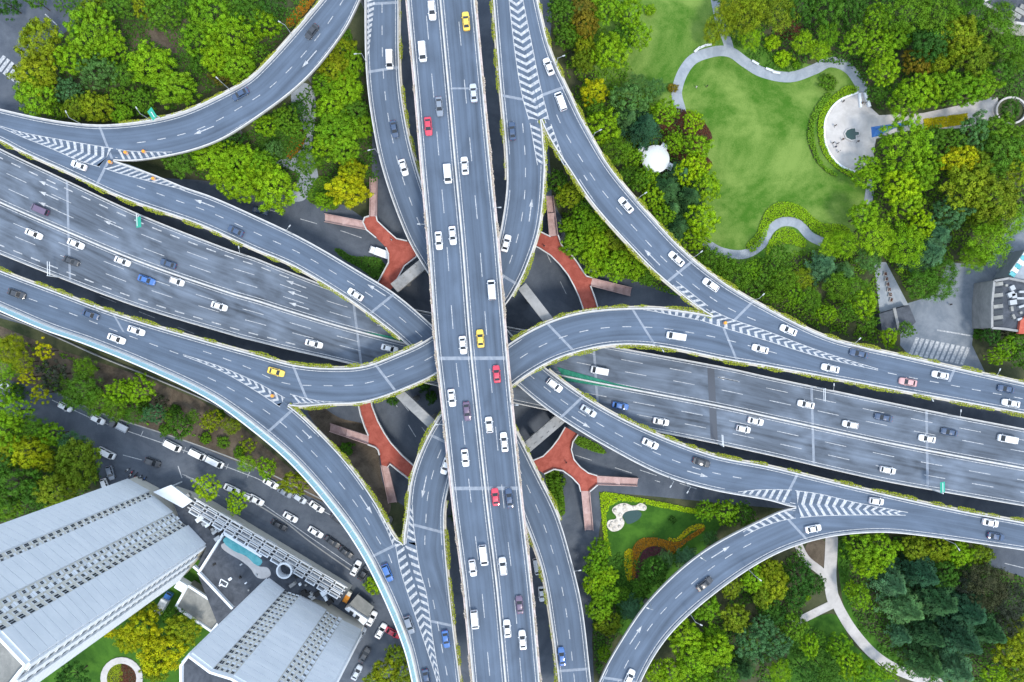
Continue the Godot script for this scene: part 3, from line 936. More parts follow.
# ------------------------------------------------------------------ trees
func crown_shape(style: String, seed_: int) -> Shape:
	# crowns have a radius of about 1 and their middle at the origin; leaves are spread over clumps
	var s := Shape.new()
	var r := RandomNumberGenerator.new()
	r.seed = seed_
	var lump := FastNoiseLite.new()
	lump.seed = seed_
	lump.frequency = 0.9
	if style == "cedar":
		for tier in 9:
			var up := tier / 8.0
			var reach := lerpf(1.05, 0.16, pow(up, 0.85))
			var arms := 15 if tier < 6 else 9
			var phase := r.randf() * TAU
			for k in arms:
				var a := phase + TAU * (k + r.randf_range(-0.3, 0.3)) / arms
				var l := reach * r.randf_range(0.55, 1.12)
				var dir := Vector3(cos(a), 0, sin(a))
				var side := Vector3(-dir.z, 0, dir.x)
				var k_tone := r.randf_range(0.55, 1.0)
				for q in 60:
					var t := sqrt(r.randf())
					var w := (1.0 - t) * 0.26 + 0.09
					var c := dir * l * t + side * r.randfn() * w * 0.62 * l + Vector3.UP * (up * 1.5 - 0.55 - 0.22 * t * t + r.randf() * 0.05)
					var out := (dir * r.randf_range(0.2, 1.0) + side * r.randfn() * 0.7).normalized()
					var n := (Vector3.UP + dir * 0.3 + Vector3(r.randfn(), r.randfn(), r.randfn()) * 0.3).normalized()
					var x := out * 0.055 * r.randf_range(0.7, 1.4)
					var y := n.cross(out).normalized() * 0.024
					s.quad_n(c - x, c - y, c + x, c + y, n, Color(k_tone * r.randf_range(0.8, 1.0), k_tone * r.randf_range(0.85, 1.0), k_tone * r.randf_range(0.85, 1.0)))
		return s
	var clumps := {"camphor": 130, "round": 150, "feather": 90, "open": 40, "bush": 40}[style] as int
	var leaves := {"camphor": 78, "round": 64, "feather": 95, "open": 80, "bush": 90}[style] as int
	var fat := {"camphor": 0.155, "round": 0.12, "feather": 0.17, "open": 0.14, "bush": 0.24}[style] as float
	var flatness := {"camphor": 0.72, "round": 0.9, "feather": 0.62, "open": 0.6, "bush": 0.6}[style] as float
	var big := {"camphor": 0.034, "round": 0.030, "feather": 0.026, "open": 0.038, "bush": 0.052}[style] as float
	for k in clumps:
		# even spread over a lumpy dome
		var t := (k + 0.5) / clumps
		var y := lerpf(1.0, -0.45, t)
		var a := k * 2.39996 + r.randf_range(-0.35, 0.35)
		var flat_r := sqrt(maxf(0.0, 1.0 - y * y))
		var dir := Vector3(cos(a) * flat_r, y, sin(a) * flat_r)
		var far := (0.84 + lump.get_noise_3dv(dir * 1.3) * 0.46) * r.randf_range(0.74, 1.10)
		if style == "open":
			far *= r.randf_range(0.55, 1.1)
		var c := Vector3(dir.x * far, dir.y * far * flatness, dir.z * far)
		var size := fat * r.randf_range(0.7, 1.3)
		var k_tone := r.randf_range(0.62, 1.0)
		var hue := r.randf_range(0.82, 1.0)
		for q in leaves:
			var d := Vector3(r.randfn(), r.randfn() + 0.45, r.randfn()).normalized()
			var p := c + Vector3(d.x, d.y * 0.8, d.z) * size * (pow(r.randf(), 0.4) if style != "feather" else r.randf_range(0.2, 1.35))
			var n := (d + dir * 0.3 + Vector3(r.randfn(), r.randfn(), r.randfn()) * 0.45).normalized()
			var l := k_tone * r.randf_range(0.8, 1.0)
			leaf(s, p, n, big * r.randf_range(0.7, 1.35), r, Color(l * hue, l, l * hue * 0.9), (d + Vector3.UP * 0.35 + n * 0.5).normalized())
	return s

func make_trees() -> void:
	for style in ["camphor", "round", "feather", "open", "bush", "cedar"]:
		crowns[style] = []
		for k in (4 if style in ["camphor", "round"] else 3):
			crowns[style].append(crown_shape(style, 900 + hash(style) % 1000 + k * 37).mesh(null))
	for k in 3:
		var s := Shape.new()
		var r := RandomNumberGenerator.new()
		r.seed = 50 + k
		s.tube(Vector3.ZERO, Vector3(0.02, 0.55, 0.01), 0.035, 0.026, 8)
		for b in 6:
			var a := TAU * b / 6.0 + r.randf()
			s.tube(Vector3(0.02, 0.42 + 0.02 * b, 0.01), Vector3(cos(a) * 0.34, 0.72 + r.randf() * 0.15, sin(a) * 0.34), 0.018, 0.006, 6)
		s.tube(Vector3(0.02, 0.55, 0.01), Vector3(0, 0.95, 0), 0.026, 0.006, 6)
		trunks.append(s.mesh(M.bark))

# letters: g bright green, m mid, d deep, l lime, y yellow, o olive, z bronze, b blue cedar, t grey-green, n brown twigs, r maroon
# styles: c camphor, r round, f feather, p open, u bush, e cedar
const HUES := {"g": "green", "m": "mid", "d": "deep", "l": "lime", "y": "yellow", "o": "olive", "z": "bronze", "b": "blue", "t": "teal", "n": "brown", "r": "maroon"}
const SAID := {"g": "bright green", "m": "mid green", "d": "deep green", "l": "lime green", "y": "yellow", "o": "olive", "z": "bronze", "b": "blue-green", "t": "grey-green", "n": "brown", "r": "maroon"}
const STYLES := {"c": "camphor", "r": "round", "f": "feather", "p": "open", "u": "bush", "e": "cedar"}
const TREES := {
	"grove": {"where": "the upper curved ramp's grove", "c": 0, "r": 0, "t": [
		160, 170, 85, "oc", 150, 300, 88, "oc", 140, 380, 80, "gc", 370, 130, 105, "gr", 300, 230, 78, "gr", 440, 190, 70, "gr", 395, 285, 80, "tr", 275, 365, 55, "tr", 380, 40, 62, "or", 600, 260, 92, "gc", 695, 355, 84, "gc", 500, 300, 58, "mc", 300, 430, 52, "oc", 385, 430, 62, "oc", 490, 462, 46, "gc", 570, 405, 56, "mr", 480, 395, 48, "mr", 650, 50, 74, "mr", 570, 20, 56, "or", 470, 20, 60, "mc",
		840, 60, 96, "gr", 930, 150, 92, "gr", 800, 160, 72, "gr", 860, 235, 66, "gc", 955, 265, 70, "gc", 1000, 60, 74, "mr", 880, 310, 42, "zr", 800, 250, 50, "mr", 140, 0, 42, "mr", 730, 15, 60, "mr", 20, 10, 60, "dr", 230, 440, 42, "mr", 1060, 100, 62, "gr", 1030, 210, 46, "mr", 1085, 20, 60, "dr", 950, 20, 60, "mr"]},
	"wedge": {"where": "the wedge between upper ramps", "c": 1, "r": 0, "t": [
		345, 190, 58, "oc", 310, 275, 66, "oc", 385, 250, 52, "gc", 285, 345, 62, "gc", 365, 355, 70, "gc", 310, 430, 72, "gc", 395, 440, 52, "mc", 325, 515, 80, "gc", 430, 505, 52, "gc", 345, 590, 74, "gc", 268, 580, 56, "gr", 215, 640, 58, "mf", 120, 480, 66, "mr", 45, 500, 50, "gr", 175, 520, 44, "mr", 70, 600, 44, "tr", 355, 150, 40, "mc", -70, 640, 70, "gc", -180, 620, 74, "gc", -300, 640, 64, "mc", -90, 560, 46, "dr", 25, 655, 62, "gc", 160, 440, 40, "dr"]},
	"corner": {"where": "the upper footbridge corner", "c": 1, "r": 1, "t": [
		75, 65, 92, "gc", 370, 80, 84, "yc", 385, 10, 62, "yc", -60, 60, 74, "gc", -130, 20, 62, "gc", 270, 120, 40, "gr", 10, 0, 60, "gc"]},
	"wood": {"where": "the wood beside the outer ramp", "c": 2, "r": 0, "t": [
		200, 50, 58, "mr", 290, 100, 58, "zc", 285, 25, 54, "zc", 380, 30, 66, "gr", 470, 50, 62, "gr", 500, 145, 60, "gr", 390, 210, 76, "gr", 290, 240, 52, "oc", 325, 370, 58, "yc", 210, 150, 50, "mr", 550, 42, 26, "gu", 440, 150, 50, "mr", 470, 400, 84, "tr", 530, 500, 82, "be", 470, 470, 60, "te", 575, 350, 42, "tf", 600, 450, 58, "lr", 360, 510, 80, "gr", 405, 600, 72, "mf", 720, 487, 50, "lr", 650, 570, 44, "lr", 745, 590, 56, "lr", 735, 660, 58, "lr", 410, 372, 34, "gu", 640, 350, 22, "zu", 240, 130, 40, "mr", 330, 440, 46, "mr", 480, 630, 50, "gr", 180, 20, 40, "dr", 500, 330, 40, "tf", 690, 690, 50, "lr", 290, 190, 44, "oc"]},
	"spruce": {"where": "the stand beside the lawn", "c": 2, "r": 1, "t": [
		620, 70, 82, "be", 710, 105, 78, "be", 660, 230, 74, "be", 775, 60, 64, "lr", 755, 200, 68, "lr", 510, 40, 50, "mr", 560, 110, 58, "gr", 600, 180, 52, "gr", 470, 20, 52, "mf", 730, 275, 58, "gr", 800, 370, 66, "mf", 880, 425, 76, "mf", 950, 395, 48, "gr", 830, 455, 46, "mr", 945, 475, 56, "mr", 1000, 425, 56, "mr", 680, 10, 56, "te", 640, 150, 56, "te", 540, 20, 46, "gr", 850, 380, 46, "mr"]},
	"triangle": {"where": "the triangle by the curved footbridge", "c": 2, "r": 1, "t": [
		235, 95, 56, "oc", 285, 205, 58, "gc", 345, 215, 58, "gc", 255, 290, 62, "gc", 335, 290, 62, "gc", 400, 280, 52, "oc", 445, 325, 54, "oc", 330, 370, 60, "gc", 415, 375, 66, "gc", 490, 385, 52, "gc", 540, 415, 40, "mc", 180, 45, 50, "dr", 290, 140, 40, "mc", 230, 220, 42, "gc"]},
	"north": {"where": "the wood above the lawn", "c": 3, "r": 0, "t": [
		-140, 30, 70, "of", -180, 90, 62, "of", -90, 60, 84, "of", -220, 130, 52, "of", -70, 150, 50, "gf", -30, 40, 60, "of", 45, 50, 72, "of", 20, 170, 36, "lu", 60, 232, 40, "lu", 140, 172, 50, "lf", 205, 205, 46, "lf", 240, 140, 48, "gf", 112, 258, 18, "gu", 125, 35, 72, "dr", 235, 30, 84, "mr", 330, 40, 72, "dr", 425, 85, 68, "gr", 350, 165, 56, "gr", 525, 140, 56, "gc", 440, 200, 66, "gr", 460, 285, 66, "gr", 560, 50, 92, "mf", 680, 45, 100, "mf", 640, 170, 82, "dc", 760, 150, 92, "oc", 600, 245, 60, "zc", 680, 240, 64, "oc", 820, 230, 72, "oc", 900, 130, 84, "mf", 965, 200, 68, "mf", 930, 60, 60, "mf", 820, 60, 70, "mf",
		545, 395, 72, "gr", 620, 370, 74, "gr", 700, 350, 72, "gr", 780, 365, 72, "gr", 855, 345, 66, "gr", 930, 300, 58, "mr", 985, 250, 48, "mf", 430, 370, 40, "dr", 240, 330, 34, "mu"]},
	"east": {"where": "the wood below the plaza avenue", "c": 3, "r": 0, "t": [
		540, 580, 104, "gr", 655, 555, 58, "mr", 730, 565, 58, "mr", 820, 520, 68, "tr", 920, 520, 70, "mr", 760, 640, 68, "yc", 930, 610, 86, "mc", 850, 655, 62, "oc", 400, 665, 52, "lr", 640, 655, 58, "gr", 965, 440, 44, "dr", 1010, 560, 66, "mr", 1000, 660, 70, "oc"]},
	"south": {"where": "the wood below the lawn", "c": 3, "r": 1, "t": [
		380, 180, 68, "lr", 395, 25, 56, "lr", 520, 60, 76, "lr", 545, 125, 70, "lr", 612, 215, 58, "lr", 300, 290, 64, "lf", 430, 265, 78, "lf", 550, 300, 84, "lf", 600, 30, 66, "gr", 250, 300, 50, "lf", 400, 350, 58, "tf", 650, 330, 88, "te", 620, 450, 70, "mf", 680, 250, 68, "te", 725, 170, 78, "tr", 800, 70, 100, "oc", 905, 110, 94, "oc", 860, 190, 66, "oc", 880, 290, 86, "gf", 820, 345, 58, "gf", 230, 380, 66, "te", 310, 410, 58, "te", 60, 430, 62, "mf", 100, 490, 50, "gr", 170, 515, 50, "mf", 232, 570, 44, "gr", 375, 530, 66, "gr", 395, 605, 46, "mr", 550, 630, 36, "mr", 350, 470, 58, "mf", 480, 665, 38, "gr", 280, 460, 58, "mf", 690, 470, 56, "mf", 40, 350, 56, "mr", 130, 430, 50, "of", 960, 200, 76, "gf", 700, 400, 60, "mf", 20, 500, 44, "mr", 320, 560, 46, "mr", 890, 655, 38, "dr", 840, 650, 26, "du", 950, 700, 46, "gr", 1000, 680, 48, "mr", 910, 740, 40, "gr", 1010, 740, 46, "mr", 960, 640, 36, "nf"]},
	"verge": {"where": "the bank below the teal screen", "c": 0, "r": 2, "t": [
		35, 35, 58, "of", 175, 35, 52, "yp", 110, 140, 46, "yp", 160, 205, 50, "yp", 210, 130, 74, "np", 335, 195, 74, "mf", 390, 240, 66, "mf", 480, 200, 58, "gr", 560, 190, 64, "gr", 460, 262, 58, "mf", 290, 225, 46, "mf", 612, 290, 44, "tr", 720, 335, 54, "dr", 845, 312, 44, "or", 925, 335, 40, "of", 990, 412, 42, "op", 985, 485, 40, "gf", 340, 110, 48, "mf", 1064, 502, 46, "gr", 1170, 560, 54, "or", 640, 240, 40, "np", 820, 385, 26, "mu", 90, 80, 46, "of", 20, 110, 50, "gf", 70, 200, 34, "mu", 530, 290, 40, "mf", 660, 350, 30, "mu", 700, 270, 26, "du", 770, 300, 30, "mf", 890, 400, 26, "mu", 880, 290, 24, "du", 570, 260, 30, "mu", 250, 170, 44, "mf", 60, 10, 44, "of", 955, 440, 28, "mu", 670, 300, 24, "mu"]},
	"street": {"where": "the street grove by the towers", "c": 0, "r": 2, "t": [
		10, 190, 42, "gr", 50, 280, 78, "gr", 20, 350, 74, "gr", 130, 340, 60, "mf", 212, 370, 56, "gr", 120, 440, 82, "yc", 35, 420, 54, "oc", 285, 405, 54, "tf", 320, 480, 96, "oc", 230, 590, 86, "oc", 55, 560, 100, "dr", 150, 600, 70, "dr", 15, 470, 60, "dr", 270, 520, 60, "oc", 180, 480, 50, "oc", 30, 660, 60, "mr"]},
	"kerb": {"where": "the towers' car park", "c": 0, "r": 2, "t": [825, 582, 54, "lr", 946, 640, 48, "lr"]},
	"yard": {"where": "the large tower's yard", "c": 0, "r": 3, "t": [
		560, 470, 70, "yc", 650, 560, 92, "yc", 510, 510, 58, "yc", 730, 480, 70, "oc", 620, 620, 58, "oc", 285, 665, 62, "dr", 600, 400, 42, "oc", 690, 420, 46, "mr", 440, 480, 30, "yc"]},
	"ramp_foot": {"where": "the teal-screened ramp's foot", "c": 1, "r": 3, "t": [468, 298, 37, "lu", 555, 575, 46, "oc", 515, 640, 58, "oc", 585, 645, 46, "oc", 470, 680, 40, "oc", -10, 490, 30, "mu"]},
	"islands": {"where": "the ground beneath the footbridge", "c": 1, "r": 2, "t": [360, 425, 32, "mu", 670, 165, 36, "du", 545, 228, 30, "du", 700, 220, 28, "du", 800, 690, 30, "du", 1200, 560, 36, "mu", 1190, 620, 36, "mu"]},
	"garden": {"where": "the flower garden", "c": 2, "r": 3, "t": [
		350, 155, 48, "gc", 335, 220, 54, "gc", 375, 255, 48, "gc", 325, 290, 50, "gc", 370, 335, 58, "gc", 345, 390, 52, "gc", 380, 450, 48, "oc", 370, 570, 30, "gc", 850, 5, 58, "gr", 775, -5, 46, "gr", 925, 10, 50, "mr", 570, 240, 58, "dr", 620, 200, 40, "te", 480, 395, 52, "te", 790, 110, 34, "tf", 700, 190, 44, "te", 520, 300, 40, "mr", 440, 330, 30, "mr", 640, 35, 14, "du"]},
	"lower": {"where": "the wood outside the lower ramp", "c": 2, "r": 3, "t": [
		870, 300, 48, "oc", 960, 270, 58, "gc", 1005, 330, 60, "oc", 765, 380, 64, "gc", 690, 490, 64, "gc", 890, 425, 62, "oc", 800, 500, 54, "gc", 720, 590, 72, "gc", 810, 560, 66, "gc", 640, 650, 56, "gc", 575, 640, 48, "gc", 950, 530, 74, "tr", 1000, 460, 56, "tr", 850, 640, 58, "mr", 930, 640, 52, "be", 1040, 290, 66, "oc", 1030, 230, 50, "oc", 760, 670, 52, "gc", 1030, 390, 50, "dr"]},
	"cedars": {"where": "the cedar wood by the path", "c": 3, "r": 3, "t": [
		370, 150, 70, "gr", 455, 150, 74, "gr", 400, 215, 62, "gr", 580, 150, 58, "oc", 670, 155, 60, "oc", 760, 165, 58, "gc", 845, 170, 52, "oc", 368, 340, 50, "gr", 330, 310, 34, "gr", 130, 270, 64, "dr", 185, 285, 46, "dr", 110, 345, 46, "dr", 155, 345, 16, "gu", 500, 290, 88, "te", 620, 250, 88, "be", 560, 390, 94, "te", 690, 360, 108, "be", 800, 400, 104, "be", 770, 510, 112, "be", 650, 500, 80, "be", 880, 480, 84, "be", 640, 610, 86, "be", 760, 630, 92, "te", 540, 500, 56, "te", 700, 250, 60, "dr", 870, 300, 92, "nf", 960, 350, 78, "nf", 800, 290, 60, "nf", 960, 450, 60, "nf", 975, 560, 74, "oc", 1000, 470, 50, "oc", 900, 650, 50, "gr", 990, 650, 54, "or", 100, 460, 58, "mr", 165, 535, 46, "gr", 280, 535, 54, "gr", 45, 640, 50, "lf", 330, 610, 58, "gr", 400, 650, 62, "gr", 230, 640, 44, "dr", 40, 530, 56, "tr", 160, 650, 52, "dr", 480, 640, 40, "gr", 40, 420, 46, "dr", 200, 500, 30, "mr"]},
}

var variants := {}
func shade_of(hue: String, which: int) -> StandardMaterial3D:
	# four individuals' leaf colours of each species: fresh, plain, dull, deep
	if not variants.has([hue, which]):
		var m: StandardMaterial3D = foliage[hue].duplicate()
		var c := m.albedo_color.srgb_to_linear()
		var k: Array = [[1.05, 1.04, 0.9], [0.94, 1.0, 1.0], [0.82, 0.90, 1.2], [0.66, 0.80, 1.1]][which]
		m.resource_name = "%s %d" % [m.resource_name, which]
		m.albedo_color = lin(c.r * k[0], c.g * k[1], c.b * k[2])
		variants[[hue, which]] = m
	return variants[[hue, which]]

func plant_trees() -> void:
	var pick := RandomNumberGenerator.new()
	pick.seed = 77
	for key in TREES:
		var g: Dictionary = TREES[key]
		var t: Array = g.t
		var list := []
		for i in range(0, t.size(), 4):
			list.append({"p": sheet(g.c, g.r, t[i], t[i + 1]), "r": t[i + 2] / 3.988, "k": t[i + 3]})
		list.sort_custom(func(a, b): return a.p.y < b.p.y)
		var total := {}
		for x in list:
			total[x.k] = total.get(x.k, 0) + 1
		var seen := {}
		for x in list:
			seen[x.k] = seen.get(x.k, -1) + 1
			var style: String = STYLES[x.k[1]]
			var kind := {"camphor": "clumpy-crowned tree", "round": "round-crowned tree", "feather": "feathery tree", "open": "sparse tree", "bush": "bush", "cedar": "cedar"}[style] as String
			var label := "%s %s in %s" % [SAID[x.k[0]], kind, g.where] if total[x.k] == 1 else "%s %s %s from the top in %s" % [ordinal(seen[x.k]), SAID[x.k[0]], kind, g.where]
			var radius: float = x.r * 0.262 * pick.randf_range(0.98, 1.08)
			var lift := 0.0 if style != "bush" else 0.0
			var tall := radius * pick.randf_range(0.95, 1.25) + pick.randf_range(2.2, 4.2)
			if style == "bush":
				tall = radius * 0.55
			if style == "cedar":
				tall = radius * 1.3 + 1.5
			var crown_at := at(x.p, tall + lift)
			radius *= (EYE - tall) / EYE * 1.05
			var root := thing({"bush": "bush", "cedar": "cedar_tree", "camphor": "camphor_tree", "round": "broadleaf_tree", "feather": "feathery_tree", "open": "sparse_tree"}[style], label, "bush" if style == "bush" else "tree", Vector3(crown_at.x, 0, crown_at.z), "trees and bushes of " + g.where.trim_prefix("the "))
			var turn := Basis(Vector3.UP, pick.randf() * TAU)
			var trunk := part("trunk", trunks[pick.randi() % 3], root)
			trunk.transform = Transform3D(turn.scaled(Vector3(radius * 1.5, tall * 1.15, radius * 1.5)), Vector3(0, -0.1, 0))
			var crown := part("crown", crowns[style][pick.randi() % crowns[style].size()], root)
			var stretch := pick.randf_range(0.9, 1.12)
			crown.transform = Transform3D(turn.scaled(Vector3(radius * stretch, radius * pick.randf_range(0.95, 1.2), radius / stretch)), Vector3(0, tall, 0))
			crown.material_override = shade_of(HUES[x.k[0]], pick.randi() % 4)

func grow_undergrowth() -> void:
	# low plants under the trees, where nobody could count them
	var areas := [
		["upper curved ramp's grove", [30, -20, 320, -20, 300, 20, 255, 70, 175, 110, 110, 120, 60, 116, 22, 90, 24, 60, 70, 25], "deep"],
		["upper wedge", [175, 160, 215, 150, 260, 125, 310, 85, 350, 30, 362, 60, 368, 120, 380, 180, 340, 205, 290, 195, 200, 178], "deep"],
		["wood beside the outer ramp", [552, -20, 630, -20, 625, 60, 650, 90, 690, 140, 706, 180, 704, 240, 720, 262, 800, 250, 850, 240, 880, 250, 878, 320, 900, 350, 820, 330, 760, 300, 700, 262, 640, 190, 600, 140, 570, 90], "mid"],
		["triangle by the curved footbridge", [553, 180, 568, 176, 620, 240, 665, 285, 690, 300, 640, 284, 600, 275, 575, 248, 560, 220], "mid"],
		["wood above the lawn", [700, -20, 1060, -20, 1060, 95, 985, 100, 900, 112, 876, 108, 866, 88, 850, 66, 820, 62, 790, 72, 760, 66, 735, 45, 720, 25], "deep"],
		["wood below the avenue", [880, 134, 925, 134, 1000, 124, 1060, 128, 1060, 180, 1000, 225, 985, 262, 945, 262, 925, 296, 912, 300, 890, 262, 872, 250, 855, 230, 872, 200, 872, 165], "mid"],
		["cedar wood", [838, 536, 900, 536, 990, 552, 990, 566, 1060, 590, 1060, 740, 960, 700, 900, 670, 860, 630, 842, 590], "deep"],
		["wood outside the lower ramp", [650, 740, 690, 640, 740, 590, 790, 556, 800, 545, 815, 580, 800, 620, 840, 640, 880, 680, 900, 740], "deep"],
		["street grove", [-40, 410, 30, 425, 90, 450, 104, 480, 60, 510, -40, 530], "deep"],
		["garden edge", [596, 545, 612, 548, 640, 560, 665, 555, 690, 545, 650, 590, 615, 640, 596, 680, 592, 620], "deep"],
		["earth bank", [-20, 330, 60, 352, 130, 380, 190, 406, 215, 430, 190, 438, 135, 420, 95, 408, 50, 388, -20, 366], "mid"],
	]
	for a in areas:
		var poly := flat(vecs(a[1]), 0.2)
		var box := Rect2(poly[0], Vector2.ZERO)
		for p in poly:
			box = box.expand(p)
		var s := Shape.new()
		var r := RandomNumberGenerator.new()
		r.seed = hash(a[0])
		var patch := FastNoiseLite.new()
		patch.seed = hash(a[0])
		patch.frequency = 0.12
		for k in int(box.get_area() * 6.0):
			var p := Vector2(r.randf_range(box.position.x, box.end.x), r.randf_range(box.position.y, box.end.y))
			var n := patch.get_noise_2dv(p)
			if n > (-0.25 if a[0] != "earth bank" else 0.12) and Geometry2D.is_point_in_polygon(p, poly):
				leaf(s, Vector3(p.x, 0.1 + r.randf() * (0.7 + n), p.y), (Vector3.UP + Vector3(r.randfn(), r.randfn(), r.randfn()) * 0.5).normalized(), 0.36 * r.randf_range(0.6, 1.3), r, tone(r))
		sheet_thing("undergrowth", s.mesh(foliage[a[2]]), "low undergrowth beneath the trees of the %s" % a[0], "undergrowth", "stuff")

# ------------------------------------------------------------------ ground sheets
func ground_sheet(called: String, pts: PackedVector2Array, y: float, m: Material, label: String, category := "ground", round := true, thick := true) -> MeshInstance3D:
	var line := smooth(pts, true, 6) if round else pts
	var s := Shape.new()
	s.plate(flat(line, y), y, (-0.3 if thick else NAN))
	return sheet_thing(called, s.mesh(m), label, category)

func band(pts: PackedVector2Array, width: float, y: float) -> Shape:
	# a path of even width in metres along a traced line, with sides
	var line := smooth(pts)
	line = resample(line, maxi(8, int(pts.size() * 10)))
	var p := PackedVector3Array()
	var o := PackedVector3Array()
	for q in line:
		p.append(at(q, y))
	for i in p.size():
		var d := p[mini(i + 1, p.size() - 1)] - p[maxi(i - 1, 0)]
		o.append(Vector3(-d.z, 0, d.x).normalized())
	var s := Shape.new()
	s.sweep(p, o, [Vector2(-width / 2, -0.2), Vector2(-width / 2, 0), Vector2(width / 2, 0), Vector2(width / 2, -0.2)])
	return s

func bed(called: String, pts: PackedVector2Array, hue: String, label: String, category: String, per_m2 := 9.0, size := 0.22, tall := 0.35, round := true) -> void:
	# low planting over an area: a sheet of earth and many small leaves
	var poly := flat(smooth(pts, true, 6) if round else pts, 0.1)
	var box := Rect2(poly[0], Vector2.ZERO)
	for p in poly:
		box = box.expand(p)
	var s := Shape.new()
	var r := RandomNumberGenerator.new()
	r.seed = hash(called + label)
	for k in int(box.get_area() * per_m2 * 2.2):
		var p := Vector2(r.randf_range(box.position.x, box.end.x), r.randf_range(box.position.y, box.end.y))
		if Geometry2D.is_point_in_polygon(p, poly):
			leaf(s, Vector3(p.x, 0.12 + r.randf() * tall, p.y), (Vector3.UP + Vector3(r.randfn(), r.randfn(), r.randfn()) * 0.4).normalized(), size * r.randf_range(0.6, 1.3), r, tone(r))
	var earth := Shape.new()
	earth.plate(poly, 0.09, -0.2)
	var root := thing(called, label, category)
	part("earth", earth.mesh(M.ground), root)
	tag(part("foliage", s.mesh(foliage[hue]), root), "", "", "", "stuff")

func fence_line(root: Node3D, called: String, pts: PackedVector3Array, h: float, m: Material, post_gap := 2.0, thick := 0.12) -> void:
	var o := PackedVector3Array()
	for i in pts.size():
		var d := pts[mini(i + 1, pts.size() - 1)] - pts[maxi(i - 1, 0)]
		o.append(Vector3(-d.z, 0, d.x).normalized())
	var s := Shape.new()
	s.sweep(pts, o, [Vector2(-thick / 2, 0), Vector2(-thick / 2, h), Vector2(thick / 2, h), Vector2(thick / 2, 0)])
	part(called, s.mesh(m), root)

# ------------------------------------------------------------------ footbridges
func footbridge(outline: PackedVector2Array, open_edges: Array, stairs: Array, label: String, columns: Array) -> void:
	var y := 5.6
	var root := structure("footbridge", label, "footbridge")
	var line := outline
	var poly := flat(line, y)
	var top := Shape.new()
	top.plate(poly, y)
	part("deck", top.mesh(M.red), root)
	var slab := Shape.new()
	slab.plate(poly, y - 0.012, y - 0.75)
	part("slab", slab.mesh(M.concrete), root)
	var run := PackedVector3Array()
	for i in poly.size() + 1:
		var k := i % poly.size()
		run.append(Vector3(poly[k].x, y, poly[k].y))
		if k in open_edges or i == poly.size():
			if run.size() > 1:
				fence_line(root, "parapet", run, 1.05, M.barrier, 2.0, 0.3)
			run = PackedVector3Array()
	for s in stairs:
		# s: four traced corners (two on the bridge, two at the foot)
		var a := at(s[0], y)
		var b := at(s[1], y)
		var c := at(s[2], 0.1)
		var d := at(s[3], 0.1)
		var flight := Shape.new()
		var steps := 34
		for k in steps:
			var t0 := float(k) / steps
			var t1 := float(k + 1) / steps
			var h := y - (y - 0.1) * t1
			if k > 14 and k < 19:
				h = y - (y - 0.1) * 15.0 / steps
			var p := [a.lerp(d, t0), b.lerp(c, t0), b.lerp(c, t1), a.lerp(d, t1)]
			for q in 4:
				p[q].y = h
			var e := Vector3.DOWN * 0.45
			flight.quad(p[0], p[1], p[2], p[3])
			flight.quad(p[0] + e, p[3] + e, p[2] + e, p[1] + e)
			flight.quad(p[0], p[3], p[3] + e, p[0] + e)
			flight.quad(p[1] + e, p[2] + e, p[2], p[1])
			flight.quad(p[3], p[2], p[2] + e, p[3] + e)
		part("stair_flight", flight.mesh(M.pink), root)
		for e in [[a, d], [b, c]]:
			var rail := PackedVector3Array()
			for k in 9:
				rail.append((e[0] as Vector3).lerp(e[1], k / 8.0))
			fence_line(root, "stair_rail", rail, 1.0, M.pink, 2.0, 0.16)
	for c in columns:
		var p := at(c, y)
		var s := Shape.new()
		s.tube(Vector3(p.x, -0.2, p.z), Vector3(p.x, y - 0.7, p.z), 0.55, 0.55, 12)
		part("column", s.mesh(M.concrete), root)

func crosshead(a: Vector2, b: Vector2, h: float, wide: float, label: String) -> void:
	var root := structure("pier_crosshead", label, "pier")
	var p := at(a, h)
	var q := at(b, h)
	var s := Shape.new()
	s.bar(p + Vector3.DOWN * 0.8, q + Vector3.DOWN * 0.8, wide, 1.6)
	part("beam", s.mesh(M.concrete), root)
	var d := (q - p).normalized()
	var x := Vector3(-d.z, 0, d.x)
	var blocks := int(p.distance_to(q) / 2.2)
	for k in (blocks if h < 12.0 else 0):
		var c := p + d * (k + 0.7) * 2.2
		for w in [-0.3, 0.3]:
			var bs := Shape.new()
			bs.box(Transform3D(Basis(d, Vector3.UP, x), c + x * w * wide + Vector3.UP * 0.11), Vector3(0.8, 0.22, 0.7))
			part("bearing_block", bs.mesh(M.concrete), root)
	for e in [p.lerp(q, 0.25), p.lerp(q, 0.75)]:
		var c := Shape.new()
		c.tube(Vector3(e.x, -0.2, e.z), Vector3(e.x, h - 1.5, e.z), 0.85, 0.85, 12)
		part("column", c.mesh(M.concrete), root)

# ------------------------------------------------------------------ street furniture
func lamp_post(foot: Vector3, toward: Vector3, label: String) -> void:
	var root := thing("street_lamp", label, "street lamp", foot, "street lamps along the ramps")
	var s := Shape.new()
	s.tube(Vector3.ZERO, Vector3(0, 6.0, 0), 0.09, 0.06, 8)
	part("pole", s.mesh(M.grey_metal), root)
	var d := toward.normalized()
	var a := Shape.new()
	a.tube(Vector3(0, 5.9, 0), d * 1.3 + Vector3.UP * 6.3, 0.05, 0.04, 6)
	part("arm", a.mesh(M.grey_metal), root)
	var h := Shape.new()
	h.bar(d * 1.2 + Vector3.UP * 6.28, d * 1.9 + Vector3.UP * 6.34, 0.28, 0.12)
	part("lamp_head", h.mesh(M.grey_metal), root)

